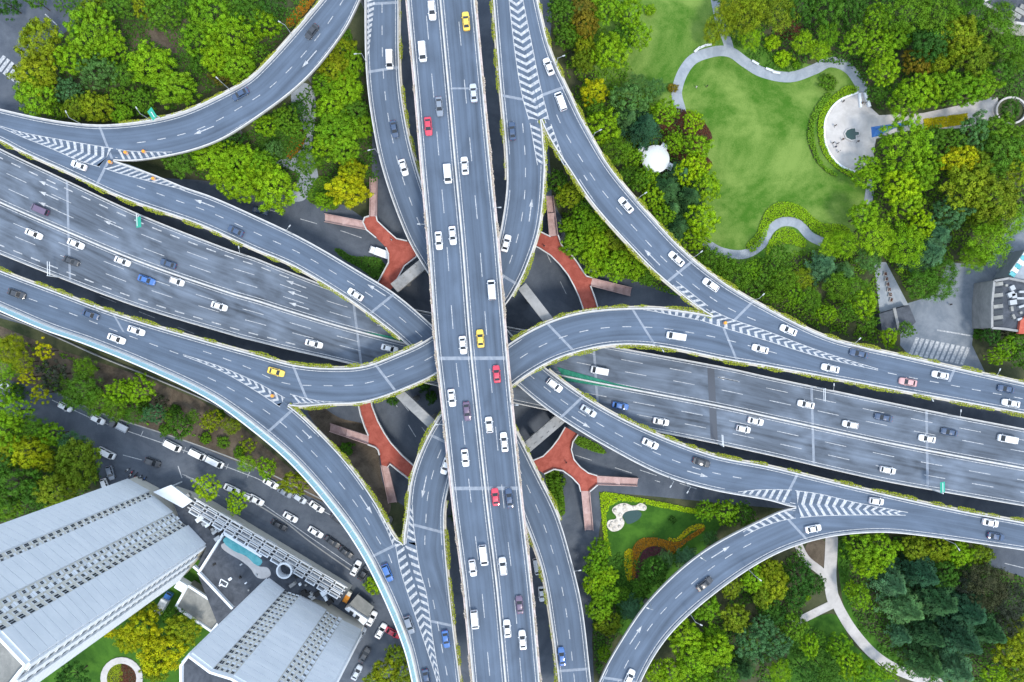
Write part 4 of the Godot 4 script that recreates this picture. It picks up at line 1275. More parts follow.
func gantry(key: String, p: Vector2, label: String, reach := 3.2, sign := true) -> void:
	var r: Dictionary = roads[key]
	var i := nearest(r.mid, p)
	var u := 0.0 if across_at(r, i, p) < 0.5 else 1.0
	var foot := place(r, i, u)
	var inward := (place(r, i, 1.0 - u) - foot).normalized()
	var d := ahead(r, i)
	var root := thing("sign_gantry", label, "road sign", foot, "sign gantries on the elevated roads")
	var s := Shape.new()
	s.tube(Vector3(0, -0.2, 0) - inward * -0.2, Vector3(0, 6.2, 0) + inward * 0.2, 0.16, 0.13, 8)
	part("post", s.mesh(M.metal), root)
	var a := Shape.new()
	for h in [5.0, 6.0]:
		a.tube(Vector3.UP * h + inward * 0.2, Vector3.UP * h + inward * reach, 0.09, 0.08, 6)
	part("arm", a.mesh(M.metal), root)
	if sign:
		var b := Shape.new()
		var side := inward
		b.box(Transform3D(Basis(side, Vector3.UP, side.cross(Vector3.UP)), inward * (reach - 1.2) + Vector3.UP * 5.5 + d * 0.2).rotated_local(Vector3.RIGHT, -1.05), Vector3(2.8, 2.0, 0.08))
		part("sign_board", b.mesh(M.sign_green), root)

func barrel(p: Vector2, h: float, label: String) -> void:
	var root := thing("crash_barrel", label, "barrel", at(p, h), "orange crash barrels at the ramp splits")
	var s := Shape.new()
	s.tube(Vector3.ZERO, Vector3(0, 0.95, 0), 0.46, 0.40, 14)
	part("drum", s.mesh(M.orange), root)
	var l := Shape.new()
	l.tube(Vector3(0, 0.95, 0), Vector3(0, 1.05, 0), 0.43, 0.36, 14)
	part("lid", l.mesh(M.orange), root)
	for y in [0.3, 0.62]:
		var b := Shape.new()
		b.tube(Vector3(0, y, 0), Vector3(0, y + 0.14, 0), 0.463, 0.452, 14, Color.WHITE, false)
		part("reflective_band", b.mesh(M.metal), root)

func park_bench(p: Vector2, angle: float, label: String) -> void:
	var root := thing("park_bench", label, "bench", at(p, 0.12), "white benches along the park path")
	root.rotation.y = -deg_to_rad(angle)
	for k in 4:
		var s := Shape.new()
		s.box(Transform3D(Basis(), Vector3(0, 0.45, -0.24 + k * 0.16)), Vector3(2.2, 0.06, 0.13))
		part("seat_slat", s.mesh(M.metal), root)
	for x in [-0.9, 0.9]:
		var l := Shape.new()
		l.box(Transform3D(Basis(), Vector3(x, 0.21, 0)), Vector3(0.12, 0.42, 0.5))
		part("leg", l.mesh(M.concrete), root)

# ------------------------------------------------------------------ people: one continuous surface from blended bones
func blend(a: float, b: float, k: float) -> float:
	var h := maxf(k - absf(a - b), 0.0) / k
	return minf(a, b) - h * h * k * 0.25

func person_mesh(stride: float) -> Array:
	# bones: from, to, radius, radius, colour index (0 skin, 1 top, 2 trousers, 3 hair, 4 shoe)
	var bones := [
		[Vector3(0, 1.62, 0), Vector3(0.01, 1.52, 0), 0.105, 0.085, 0], [Vector3(0, 1.68, -0.02), Vector3(0, 1.66, 0), 0.10, 0.10, 3], [Vector3(0, 1.36, 0), Vector3(0, 1.5, 0), 0.06, 0.05, 0],
		[Vector3(0, 1.30, -0.12), Vector3(0, 1.30, 0.12), 0.11, 0.11, 1], [Vector3(0, 1.25, 0), Vector3(0, 0.98, 0), 0.15, 0.13, 1], [Vector3(0, 0.92, -0.07), Vector3(0, 0.92, 0.07), 0.13, 0.13, 2],
	]
	for s in [-1.0, 1.0]:
		var f: float = stride * s
		bones.append([Vector3(0, 1.36, 0.19 * s), Vector3(-f * 0.5, 1.10, 0.25 * s), 0.058, 0.046, 1])
		bones.append([Vector3(-f * 0.5, 1.10, 0.25 * s), Vector3(-f * 0.5 + 0.10, 0.88, 0.25 * s), 0.044, 0.034, 0])
		bones.append([Vector3(-f * 0.5 + 0.10, 0.88, 0.25 * s), Vector3(-f * 0.5 + 0.13, 0.80, 0.24 * s), 0.036, 0.028, 0])
		bones.append([Vector3(0, 0.88, 0.09 * s), Vector3(f * 0.6 + 0.03, 0.48, 0.10 * s), 0.085, 0.062, 2])
		bones.append([Vector3(f * 0.6 + 0.03, 0.48, 0.10 * s), Vector3(f, 0.09, 0.10 * s), 0.060, 0.042, 2])
		bones.append([Vector3(f - 0.04, 0.045, 0.10 * s), Vector3(f + 0.17, 0.04, 0.11 * s), 0.045, 0.038, 4])
	var cell := 0.035
	var lo := Vector3(-0.55, -0.06, -0.45)
	var nx := 32
	var ny := 54
	var nz := 26
	var field := PackedFloat32Array()
	field.resize(nx * ny * nz)
	var owner := PackedInt32Array()
	owner.resize(nx * ny * nz)
	for z in nz:
		for y in ny:
			for x in nx:
				var p := lo + Vector3(x, y, z) * cell
				var d := 9.0
				var best := 9.0
				var own := 0
				for b in bones:
					var ab: Vector3 = b[1] - b[0]
					var t := clampf((p - b[0]).dot(ab) / ab.length_squared(), 0.0, 1.0)
					var e: float = (p - b[0] - ab * t).length() - lerpf(b[2], b[3], t)
					if e < best:
						best = e
						own = b[4]
					d = blend(d, e, 0.05)
				field[x + nx * (y + ny * z)] = d
				owner[x + nx * (y + ny * z)] = own
	var verts := PackedVector3Array()
	var tint := PackedInt32Array()
	var at_cell := {}
	var corner := []
	for i in 8:
		corner.append(Vector3i(i & 1, (i >> 1) & 1, (i >> 2) & 1))
	for z in nz - 1:
		for y in ny - 1:
			for x in nx - 1:
				var sum := Vector3.ZERO
				var cnt := 0
				for i in 8:
					for j in [1, 2, 4]:
						if i & j:
							continue
						var a: Vector3i = corner[i]
						var b: Vector3i = corner[i | j]
						var da := field[(x + a.x) + nx * ((y + a.y) + ny * (z + a.z))]
						var db := field[(x + b.x) + nx * ((y + b.y) + ny * (z + b.z))]
						if (da < 0.0) != (db < 0.0):
							sum += Vector3(a).lerp(Vector3(b), da / (da - db))
							cnt += 1
				if cnt:
					at_cell[Vector3i(x, y, z)] = verts.size()
					verts.append(lo + (Vector3(x, y, z) + sum / cnt) * cell)
					tint.append(owner[x + nx * (y + ny * z)])
	var tris := []
	for key in at_cell:
		var c: Vector3i = key
		for ax in 3:
			var d1 := Vector3i.ZERO
			var d2 := Vector3i.ZERO
			var e := Vector3i.ZERO
			e[ax] = 1
			d1[(ax + 1) % 3] = -1
			d2[(ax + 2) % 3] = -1
			var f0 := field[c.x + nx * (c.y + ny * c.z)]
			var q := c + e
			var f1 := field[q.x + nx * (q.y + ny * q.z)]
			if (f0 < 0.0) != (f1 < 0.0) and at_cell.has(c + d1) and at_cell.has(c + d2) and at_cell.has(c + d1 + d2):
				tris.append([at_cell[c], at_cell[c + d1], at_cell[c + d1 + d2], at_cell[c + d2]])
	return [verts, tint, tris]

var person_shapes := []
func person(p: Vector2, angle: float, top: Color, legs: Color, which: int, label: String, h := 0.15) -> void:
	if person_shapes.is_empty():
		person_shapes = [person_mesh(0.04), person_mesh(0.24)]
	var src: Array = person_shapes[which]
	var cols := [Color(0.45, 0.28, 0.20), top, legs, Color(0.015, 0.012, 0.010), Color(0.03, 0.03, 0.03)]
	var s := Shape.new()
	for t in src[2]:
		s.quad(src[0][t[0]], src[0][t[1]], src[0][t[2]], src[0][t[3]], cols[src[1][t[0]]])
	var root := sheet_thing("person", s.mesh(M.skin), label, "person", "thing")
	root.set_meta("group", "people in the park")
	root.position = at(p, h)
	root.rotation.y = -deg_to_rad(angle)

# ------------------------------------------------------------------ towers
func tower(called: String, label: String, base_h: float, roof_h: float, floors: int, segs: Array, back: Array, roof_m: Material) -> void:
	# segs: faces along the traced foot line: [x0, y0, x1, y1, kind]; kind: wall, windows, balconies, plain
	var root := thing(called, label, "tower block")
	var foot := PackedVector2Array()
	for s in segs:
		foot.append(Vector2(s[0], s[1]))
	foot.append(Vector2(segs[-1][2], segs[-1][3]))
	foot.append_array(vecs(back))
	var poly := flat(foot, base_h)
	var centre := Vector2.ZERO
	for p in poly:
		centre += p / poly.size()
	var core := Shape.new()
	core.plate(poly, roof_h, -0.2)
	part("core", core.mesh(M.cream), root)
	var storey := (roof_h - base_h) / floors
	for k in segs.size():
		var s: Array = segs[k]
		var a := at(Vector2(s[0], s[1]), base_h)
		var b := at(Vector2(s[2], s[3]), base_h)
		var d := (b - a)
		var l := d.length()
		d = d.normalized()
		var o := Vector3(-d.z, 0, d.x)
		if o.dot(Vector3(centre.x, 0, centre.y) - a) > 0.0:
			o = -o
		if s[4] == "plain":
			continue
		if s[4] == "wall":
			# cladding panels, one a storey, with open joints
			var panel := Shape.new()
			panel.box(Transform3D(Basis(d, Vector3.UP, d.cross(Vector3.UP)), Vector3.ZERO), Vector3(l - 0.04, storey - 0.16, 0.5))
			var mesh := panel.mesh(M.white)
			for f in floors:
				part("wall_panel", mesh, root).position = (a + b) / 2.0 + o * 0.25 + Vector3.UP * (storey * (f + 0.5))
			continue
		# window bay: piers, spandrels, one window a column and storey
		var cols: int = s[5]
		var pitch := l / cols
		var frame := Shape.new()
		var wide := 0.8 if s[4] == "glazing" else 0.52
		var high := 0.6 if s[4] == "glazing" else 0.44
		frame.box(Transform3D(Basis(d, Vector3.UP, d.cross(Vector3.UP)), Vector3.ZERO), Vector3(pitch * wide, storey * high, 0.10))
		var fm := frame.mesh(M.white)
		var pane := Shape.new()
		for h in [-1, 1]:
			pane.box(Transform3D(Basis(d, Vector3.UP, d.cross(Vector3.UP)), d * h * pitch * wide * 0.235), Vector3(pitch * wide * 0.38, storey * (high - 0.10), 0.06))
		var pm := pane.mesh(M.pane)
		var ledge := Shape.new()
		ledge.box(Transform3D(Basis(d, Vector3.UP, d.cross(Vector3.UP)), Vector3.ZERO), Vector3(pitch * 0.7, 0.12, 0.36))
		var lm := ledge.mesh(M.white)
		var box := Shape.new()
		box.box(Transform3D(Basis(d, Vector3.UP, d.cross(Vector3.UP)), Vector3.ZERO), Vector3(0.85, 0.6, 0.4))
		var bm := box.mesh(M.metal)
		for f in floors:
			for c in cols:
				var w := a + d * pitch * (c + 0.5) + Vector3.UP * (storey * (f + 0.52))
				var win := part("window", fm, root)
				win.position = w + o * 0.06
				var g := part("pane", pm, win)
				g.position = o * 0.055
				if s[4] != "glazing":
					part("sill", lm, win).position = Vector3.DOWN * storey * 0.31 + o * 0.12
				win.scale = Vector3.ONE * (0.92 + 0.16 * float((f * 13 + c * 7 + k * 3) % 5) / 4.0) if s[4] != "glazing" else Vector3.ONE
				if s[4] == "balconies":
					var bal := part("balcony", lm, win)
					bal.position = Vector3.DOWN * storey * 0.40 + o * 0.5
					bal.scale = Vector3(1.1, 1.6, 1.1)
				elif (f * 7 + c * 5 + k * 11) % 4 == 0 and s[4] == "windows":
					var ac := part("air_conditioner", bm, root)
					ac.position = w + o * 0.3 + Vector3.DOWN * storey * 0.2 + d * pitch * 0.42
	# roof: deck, parapet, plant
	var deck := Shape.new()
	deck.plate(poly, roof_h + 0.03)
	part("roof", deck.mesh(roof_m), root)
	var ring := PackedVector3Array()
	for i in poly.size() + 1:
		var p := poly[i % poly.size()]
		ring.append(Vector3(p.x, roof_h - 0.3, p.y))
	fence_line(root, "roof_parapet", ring, 1.4, M.white, 2.0, 0.5)
	var plant := Shape.new()
	plant.box(Transform3D(Basis(), Vector3(centre.x, roof_h + 1.6, centre.y)), Vector3(6, 3.2, 5))
	part("lift_house", plant.mesh(M.white), root)

# ------------------------------------------------------------------ the scene
func _ready() -> void:
	rng.seed = 4
	var cam := Camera3D.new()
	cam.name = "camera"
	add_child(cam)
	cam.position = Vector3(0, EYE, 0)
	cam.rotation_degrees = Vector3(-90, 0, 0)
	cam.fov = rad_to_deg(2.0 * atan(341.0 / FOCAL))
	cam.near = 0.5
	cam.far = 2000.0
	cam.current = true
	var sky_m := ProceduralSkyMaterial.new()
	sky_m.sky_top_color = Color(0.84, 0.91, 1.0)
	sky_m.sky_horizon_color = Color(0.80, 0.86, 0.94)
	sky_m.sky_curve = 0.3
	sky_m.ground_bottom_color = Color(0.25, 0.27, 0.25)
	sky_m.ground_horizon_color = Color(0.55, 0.58, 0.60)
	sky_m.sun_angle_max = 0.0
	var env := Environment.new()
	env.background_mode = Environment.BG_SKY
	env.sky = Sky.new()
	env.sky.sky_material = sky_m
	env.tonemap_mode = Environment.TONE_MAPPER_LINEAR
	env.tonemap_exposure = 1.95
	env.sdfgi_enabled = true
	env.ssao_enabled = true
	env.ssil_enabled = true
	var world := WorldEnvironment.new()
	world.name = "world"
	world.environment = env
	add_child(world)
	var sun := DirectionalLight3D.new()
	sun.name = "sun"
	sun.light_energy = 0.5
	sun.light_color = Color(1.0, 0.97, 0.92)
	sun.light_angular_distance = 10.0
	sun.shadow_enabled = true
	add_child(sun)
	sun.rotation_degrees = Vector3(-62, 35, 0)

	make_materials()
	M.skin = mat("clothes and skin", Color.WHITE, 0.8)
	M.skin.vertex_color_use_as_albedo = true
	build_ground()
	build_roads()
	build_footbridges()
	build_buildings()
	make_car_shapes()
	place_cars()
	make_trees()
	plant_trees()
	grow_undergrowth()
	build_park()
	build_furniture()

func build_ground() -> void:
	var g := Shape.new()
	g.quad(Vector3(-900, 0, -900), Vector3(900, 0, -900), Vector3(900, 0, 900), Vector3(-900, 0, 900))
	sheet_thing("ground", g.mesh(M.ground), "dark planted earth between the roads", "ground")
	ground_sheet("cross_road", vecs([-300, -10, -60, 95, 0, 118, 110, 175, 200, 180, 290, 196, 345, 205, 372, 224, 372, 100, 380, -300, 575, -300, 552, 0, 548, 130, 552, 200, 590, 268, 640, 282, 720, 300, 800, 350, 1024, 400, 1350, 470, 1350, 600, 1024, 540, 860, 515, 740, 505, 660, 497, 605, 492, 598, 540, 592, 640, 600, 800, 604, 1000, 470, 1000, 462, 700, 445, 560, 425, 520, 395, 500, 345, 440, 270, 420, 200, 385, 100, 345, 0, 318, -60, 300, -300, 220]), 0.02, M.street, "dark asphalt cross roads beneath the elevated ramps", "road", false)
	ground_sheet("side_street", vecs([-300, 330, -60, 375, 0, 376, 55, 391, 98, 411, 183, 439, 259, 468, 303, 489, 348, 512, 374, 546, 400, 590, 408, 640, 412, 760, 330, 760, 352, 640, 366, 610, 345, 572, 300, 548, 250, 512, 200, 490, 160, 478, 128, 500, 100, 480, 92, 446, 30, 420, 0, 412, -60, 392, -300, 360]), 0.024, M.street, "grey side street lined with parked cars below the teal screen", "road", false)
	ground_sheet("corner_street", vecs([-200, -60, 78, -60, 96, 0, 66, 32, 22, 62, 20, 90, 40, 118, -10, 112, -200, 90]), 0.024, M.street, "grey street corner with a crossing beside the upper grove", "road", false)
	ground_sheet("park_street", vecs([948, 262, 985, 266, 1010, 225, 1060, 180, 1060, 240, 1000, 290, 975, 318, 972, 345, 985, 372, 915, 362, 900, 345, 902, 305, 935, 295]), 0.024, M.pale_street, "pale street with a crossing between trees and the outer ramp", "road", false)
	ground_sheet("earth_bank", vecs([-60, 312, 0, 326, 60, 350, 130, 372, 200, 400, 245, 430, 290, 468, 330, 505, 303, 494, 253, 468, 183, 440, 98, 412, 55, 392, 0, 378, -60, 356]), 0.03, M.soil, "brown earth bank between the side street and the teal screen", "ground", false)
	ground_sheet("grove_earth", vecs([128, 38, 150, 22, 180, 16, 190, 24, 176, 54, 150, 60, 132, 54]), 0.03, M.soil, "bare brown patch in the upper grove", "ground")
	ground_sheet("footpath", vecs([292, 90, 308, 84, 316, 104, 312, 150, 318, 180, 304, 200, 290, 198, 298, 176, 270, 160, 262, 140, 292, 130]), 0.032, M.path, "grey footpath among the trees inside the upper wedge", "path")
	ground_sheet("earth_island", vecs([305, 402, 340, 418, 372, 430, 382, 480, 390, 512, 372, 505, 345, 460]), 0.03, M.soil, "bare earth island beneath the lower footbridge", "ground")
	ground_sheet("slip_road", vecs([975, 538, 1080, 552, 1080, 596, 990, 566]), 0.024, M.street, "dark slip road beside the cedar wood at the edge", "road", false)
	ground_sheet("tower_yard", vecs([60, 560, 200, 560, 260, 640, 250, 800, -200, 800, -200, 640]), 0.02, M.deep_lawn, "dark grass yard behind the large tower", "ground", false)
	ground_sheet("tower_forecourt", vecs([100, 455, 128, 452, 180, 466, 250, 498, 345, 562, 372, 600, 345, 700, 150, 640, 100, 500]), 0.018, M.street, "paved forecourt around the towers", "ground", false)

func build_roads() -> void:
	gore("upper", [115, 161, 80, 150, 40, 139, 0, 126.5, -40, 112], 12.5, 11.5)
	gore("screen", [289, 405, 256, 385, 220, 368, 183, 355, 120, 332, 60, 309, 0, 288, -40, 272], 16.0, 12.5)
	gore("crown", [541, 120, 536, 95, 528, 60, 520, 27, 515, 0, 508, -40], 22.0, 23.5)
	gore("lawn", [712, 316.5, 768, 337, 820, 354, 878, 369.6, 950, 384, 1024, 398, 1064, 406], 16.5, 12.5)
	gore("foot", [404, 544, 410, 570, 421, 606, 430, 645, 438.5, 682, 446, 730], 20.5, 22.5)
	gore("lower", [795, 507, 850, 509.5, 908, 513.5, 970, 524, 1024, 536, 1064, 544], 12.5, 11.5)
	survey_road("E", [-40, 126, 0, 148, 48, 171, 140, 214, 226, 248, 256, 258, 281, 268, 340, 290, 420, 310, 500, 325, 560, 336, 622, 348, 725, 367, 768, 376.5, 818, 387, 928.5, 410, 1024, 428.5, 1064, 436],
		[-40, 238, 0, 254, 50, 274, 138, 307, 238, 337, 256, 341.5, 290, 350, 342, 362, 420, 382, 500, 400, 580, 417, 652, 431, 707.6, 442, 768, 455, 878, 480, 960, 495, 1024, 506, 1064, 513], [[0, 200, 8.5], [1024, 467, 8.5]])
	survey_road("R1", [-40, 112, 0, 126.5, 40, 139, 80, 150, 115, 161, 155, 175, 185.6, 187.5, 213, 197, 256, 216, 306, 240, 364, 274, 396, 294, 434, 326.5, 470, 362, 500, 402, 517, 432, 537, 472, 557, 513, 569.7, 553.6, 582, 606, 591, 682, 597, 730],
		[-40, 123, 0, 140, 25, 153, 65, 171, 125, 198.6, 200.6, 225, 256, 250, 293.6, 266, 344, 296, 376, 319, 401, 339, 435, 372, 475, 418, 503, 468, 524.5, 521, 542, 571, 552, 629, 558.4, 682, 563, 730], [[0, 133, 11.8], [115, 180, 12.5], [418, 333, 14.5], [520, 460, 14.5], [575, 682, 17.0]], ["upper"])
	survey_road("A1", [352, -40, 322, 0, 256, 74, 226, 93, 175.5, 115, 113, 125, 63, 122, 0, 109, -40, 97], [380, -40, 361, 0, 344, 33, 306, 80, 256, 119, 213, 144, 160.5, 158, 115, 161, 80, 150, 40, 139, 0, 126.5, -40, 112], [[340, 0, 17.5], [115, 143, 12.5]], ["upper"])
	survey_road("R2", [365, -40, 365, 0, 366, 63, 371, 113, 383, 171, 406.5, 236, 426.5, 271, 455, 314, 485, 352, 519.5, 387, 560, 418.5, 625, 457, 667.5, 477, 713, 490, 768, 500, 795, 507, 850, 509.5, 908, 513.5, 970, 524, 1024, 536, 1064, 544],
		[399, -40, 399, 0, 400, 75, 406.5, 125, 418, 171, 436, 220, 455, 258, 485, 302, 515, 338, 548, 369.6, 595, 403, 647, 430, 713, 455, 768, 466, 868, 490, 958.6, 510, 1024, 522, 1064, 530], [[382, 0, 18.0], [415, 253, 15.0], [533, 378, 14.5], [700, 470, 13.2], [795, 490, 12.5]], ["lower"])
	survey_road("A3", [585, 730, 598.5, 682, 620, 641, 652, 596, 702.6, 551, 768, 516, 795, 507, 850, 509.5, 908, 513.5, 970, 524, 1024, 536, 1064, 544], [626, 730, 640, 682, 667.5, 636, 712.6, 594, 768, 557, 818, 538.6, 873, 532, 918.5, 535, 1024, 550, 1064, 556], [[620, 682, 16.5], [795, 525, 12.5]], ["lower"])
	survey_road("R3", [-40, 253, 0, 270, 50, 289, 120, 315, 200, 339, 256, 354.5, 293.6, 364.6, 329, 368, 364, 366, 396, 354.5, 423, 342, 450, 323, 474, 297, 492, 262, 503, 216, 506.8, 171, 499, 75, 493, 0, 490, -40],
		[-40, 272, 0, 288, 60, 309, 120, 332, 183, 355, 220, 368, 256, 385, 289, 405, 331, 404, 364, 402, 399, 391, 441.6, 371, 475, 345, 500, 312, 512, 296, 527, 266, 539.6, 226, 544.6, 171, 543, 140, 541, 120, 536, 95, 528, 60, 520, 27, 515, 0, 508, -40], [[289, 385, 16.0], [437, 350, 20.0], [508, 290, 20.5], [541, 120, 22.0]], ["screen", "crown"])
	survey_road("F", [-40, 272, 0, 288, 60, 309, 120, 332, 183, 355, 220, 368, 256, 385, 289, 405, 319, 432, 351, 467, 376, 502.5, 396, 538, 404, 544, 410, 570, 421, 606, 430, 645, 438.5, 682, 446, 730],
		[-40, 288, 0, 305, 50, 326.5, 93, 341.5, 150, 364.6, 213, 394.7, 256, 425, 298.6, 462, 341, 511.5, 366, 548.6, 389, 594, 409, 644, 418, 682, 428, 730], [[289, 420, 16.0], [390, 550, 20.5]], ["screen", "foot"])
	survey_road("R4", [1064, 406, 1024, 398, 950, 384, 878, 369.6, 820, 354, 768, 337, 712, 316.5, 675, 310, 642, 307.7, 587, 311.4, 549.6, 321.5, 512, 341.5, 480, 368, 455, 397, 436, 422, 421.5, 450, 411.5, 480, 407.5, 513, 404, 544, 410, 570, 421, 606, 430, 645, 438.5, 682, 446, 730],
		[1064, 421, 1024, 413.5, 893, 389.6, 768, 366.5, 725, 359.5, 662.5, 347, 622, 344.5, 587, 349.5, 549.6, 362, 512, 386, 480, 420, 458, 455, 449, 487, 444.5, 513, 446.6, 561, 454, 631, 460.4, 682, 466, 730], [[712, 338, 16.5], [530, 355, 20.0], [446, 430, 20.0], [415, 544, 20.5]], ["lawn", "foot"])
	survey_road("G", [508, -40, 515, 0, 520, 27, 528, 60, 536, 95, 541, 120, 552, 143, 570, 171, 592, 203.6, 632, 249, 662.5, 279, 712, 316.5, 768, 337, 820, 354, 878, 369.6, 950, 384, 1024, 398, 1064, 406],
		[529, -40, 537, 0, 549.6, 50, 569.7, 95, 587, 130, 612, 171, 652.4, 218.6, 687.5, 255, 725, 284, 768, 309, 813, 331.5, 842, 342, 908, 357, 1024, 383, 1064, 391], [[541, 120, 22.0], [620, 200, 19.5], [712, 300, 16.5]], ["crown", "lawn"])
	survey_road("M", [403, -50, 407.5, 0, 416.5, 100, 421.5, 160, 429, 246, 436, 342, 443, 405, 454.5, 511, 464, 586, 473, 682, 478, 732], [470, -50, 474.7, 0, 481.7, 75, 490.8, 171, 498, 246, 506.5, 350, 514, 430, 522.5, 511, 531, 586, 539.6, 682, 545, 732], [[440, 0, 27.0], [500, 682, 27.0]])

	build_road("E", "wide worn main viaduct of six lanes crossing beneath the ramps", {"surface": M.old_deck, "called": "main_viaduct"})
	build_road("R1", "ramp from the upper chevron split, under the central viaduct, to the bottom edge", {"walls": [[[[115, 161], null]], [[null, null]]], "hedges": [[[[434, 326], [560, 520]]], [[null, [401, 339]], [[524, 521], null]]]})
	build_road("A1", "curved two-lane ramp sweeping round the upper grove", {"walls": [[[null, null]], [[null, [115, 161]]]], "hedges": [[[null, [120, 126]]], []], "hedge_width": 0.7})
	build_road("R2", "two-lane ramp from the top edge passing beneath to the lower split", {"walls": [[[null, [795, 507]]], [[null, null]]], "hedges": [[], [[[399, 0], [425, 190]], [[548, 370], null]]]})
	build_road("A3", "curved two-lane ramp sweeping round the flower garden", {"walls": [[[null, [795, 507]]], [[null, null]]], "hedges": [[], []]})
	build_road("R3", "ramp rising from the teal screen split over the main viaduct to the top", {"walls": [[[null, null]], [[[289, 405], [541, 120]]]], "hedges": [[[null, [423, 342]], [[506, 180], null]], [[[289, 405], [441, 371]], [[512, 296], [541, 120]]]]})
	build_road("F", "ramp edged by a teal sound screen beside the towers", {"walls": [[[[289, 405], [404, 544]]], [[null, null]]], "hedges": [[[[289, 405], [404, 544]]], []]})
	build_road("R4", "ramp curving from the lawn side over the main viaduct to the bottom", {"walls": [[[[712, 316], [404, 544]]], [[null, null]]], "hedges": [[[[712, 316], [512, 341]], [[443, 412], [404, 544]]], [[null, [512, 386]], [[446, 500], null]]]})
	build_road("G", "outer ramp curving from the top edge past the lawn park", {"walls": [[[[541, 120], [712, 316]]], [[null, null]]], "hedges": [[[[541, 120], [712, 316]]], [[null, null]]]})
	build_road("M", "topmost straight central viaduct of four lanes with pale median", {"called": "central_viaduct", "hedges": [[[null, null]], [[null, null]]], "hedge": "pinkish", "hedge_width": 0.6})

	# medians
	for m in [["M", 0.49, 0.30], ["E", 0.51, 0.34]]:
		var r: Dictionary = roads[m[0]]
		var pts := PackedVector3Array()
		var outs := PackedVector3Array()
		for i in r.n:
			pts.append(place(r, i, m[1]))
			var d := ahead(r, i)
			outs.append(Vector3(-d.z, 0, d.x).normalized())
		var s := Shape.new()
		s.sweep(pts, outs, [Vector2(-m[2], 0), Vector2(-m[2] * 0.5, 0.8), Vector2(m[2] * 0.5, 0.8), Vector2(m[2], 0)])
		part("median_barrier", s.mesh(M.barrier), r.node)
		for side in [-1.0, 1.0]:
			var l := Shape.new()
			l.sweep(pts, outs, [Vector2(side * 0.78 - 0.09, 0.012), Vector2(side * 0.78 + 0.09, 0.012)], false)
			part("median_line", l.mesh(M.paint), r.node)
	# lane dashes
	for d in [["M", 0.26], ["M", 0.735]]:
		dashes(d[0], d[1], 6.0, 8.6, null, null, 0.17, 2.0 if d[1] < 0.5 else 3.5)
	for u in [0.21, 0.35, 0.655, 0.775]:
		dashes("E", u, 6.0, 7.5, null, [420, 345], 0.17, u * 4.0)
	for u in [0.09, 0.915]:
		dashes("E", u, 2.7, 2.6, null, [300, 310], 0.30)
	for u in [0.15, 0.30, 0.67, 0.825]:
		dashes("E", u, 6.0, 7.5, [575, 380], null, 0.17, u * 5.0)
	for d in [["R1", 0.5, [139, 188], null], ["A1", 0.52, null, [124, 143]], ["R2", 0.5, null, [760, 484]], ["A3", 0.47, null, [770, 535]], ["R3", 0.5, [205, 358], [530, 110]], ["F", 0.52, [205, 385], [396, 570]], ["R4", 0.5, [775, 352], [425, 560]], ["G", 0.45, [556, 118], [770, 325]], ["F", 0.02, [-30, 285], [176, 365]], ["G", 0.97, [885, 365], [1060, 400]], ["R4", 0.06, [1060, 410], [885, 378]], ["R4", 0.45, [430, 580], [448, 720]]]:
		dashes(d[0], d[1], 2.4, 3.3, d[2], d[3], 0.19)
	# expansion joints
	for j in [["A1", 0, 0, 425, 540], ["R1", 0, 1, 400, 30], ["R1", 1, 1, 510, 520], ["M", 1, 2, 830, 68], ["M", 1, 2, 860, 590], ["R3", 1, 2, 180, 160], ["R3", 1, 2, 515, 140], ["E", 0, 1, 290, 200], ["E", 1, 1, 412, 600], ["E", 2, 2, 335, 160], ["E", 3, 2, 170, 370], ["E", 3, 2, 640, 400], ["R3", 0, 1, 475, 600], ["F", 1, 2, 100, 310], ["F", 1, 3, 510, 160], ["R4", 1, 3, 690, 68], ["R4", 1, 3, 735, 445], ["R2", 2, 2, 235, 265], ["R2", 3, 2, 95, 560], ["A3", 3, 3, 105, 60], ["R4", 2, 1, 525, 620], ["R4", 2, 1, 190, 650], ["G", 2, 1, 670, 400], ["G", 2, 1, 905, 590], ["G", 3, 2, 725, 170], ["R2", 1, 0, 500, 278], ["G", 2, 0, 160, 365], ["R3", 2, 0, 20, 395], ["R1", 2, 3, 235, 635], ["R2", 2, 0, -10, 10], ["A3", 2, 3, 400, 660], ["R4", 1, 2, 720, 380], ["R3", 2, 1, 10, 440], ["R4", 2, 2, 855, 30]]:
		joint(j[0], sheet(j[1], j[2], j[3], j[4]), 0.7 if j[0] != "M" else 0.9)
	joint("M", sheet(1, 0, 820, 348), 0.45, null, 0.52, 0.86)
	joint("E", sheet(2, 2, 795, 270), 2.0, M.dark_joint)
	# arrows
	for a in [["A1", 0, 0, 810, 522, 1], ["A1", 1, 0, 210, 240, 1], ["R1", 0, 1, 810, 125, -1], ["R1", 1, 1, 475, 468, -1], ["G", 2, 1, 295, 30, -1], ["G", 2, 1, 562, 348, -1], ["R3", 2, 1, 77, 150, 1], ["E", 1, 1, 210, 447, -1], ["E", 1, 1, 198, 490, -1], ["E", 1, 1, 185, 537, -1], ["E", 0, 1, 262, 55, -1], ["E", 0, 1, 245, 97, -1], ["E", 0, 1, 222, 140, -1], ["E", 0, 1, 500, 212, -1], ["F", 1, 2, 200, 365, 1], ["F", 1, 2, 437, 645, 1], ["R4", 1, 2, 670, 580, 1], ["R2", 2, 2, 280, 325, 1], ["R2", 2, 2, 745, 530, 1], ["E", 2, 2, 890, 147, -1], ["A3", 2, 3, 840, 152, 1], ["A3", 2, 3, 497, 483, 1]]:
		arrow(a[0], sheet(a[1], a[2], a[3], a[4]), a[5])
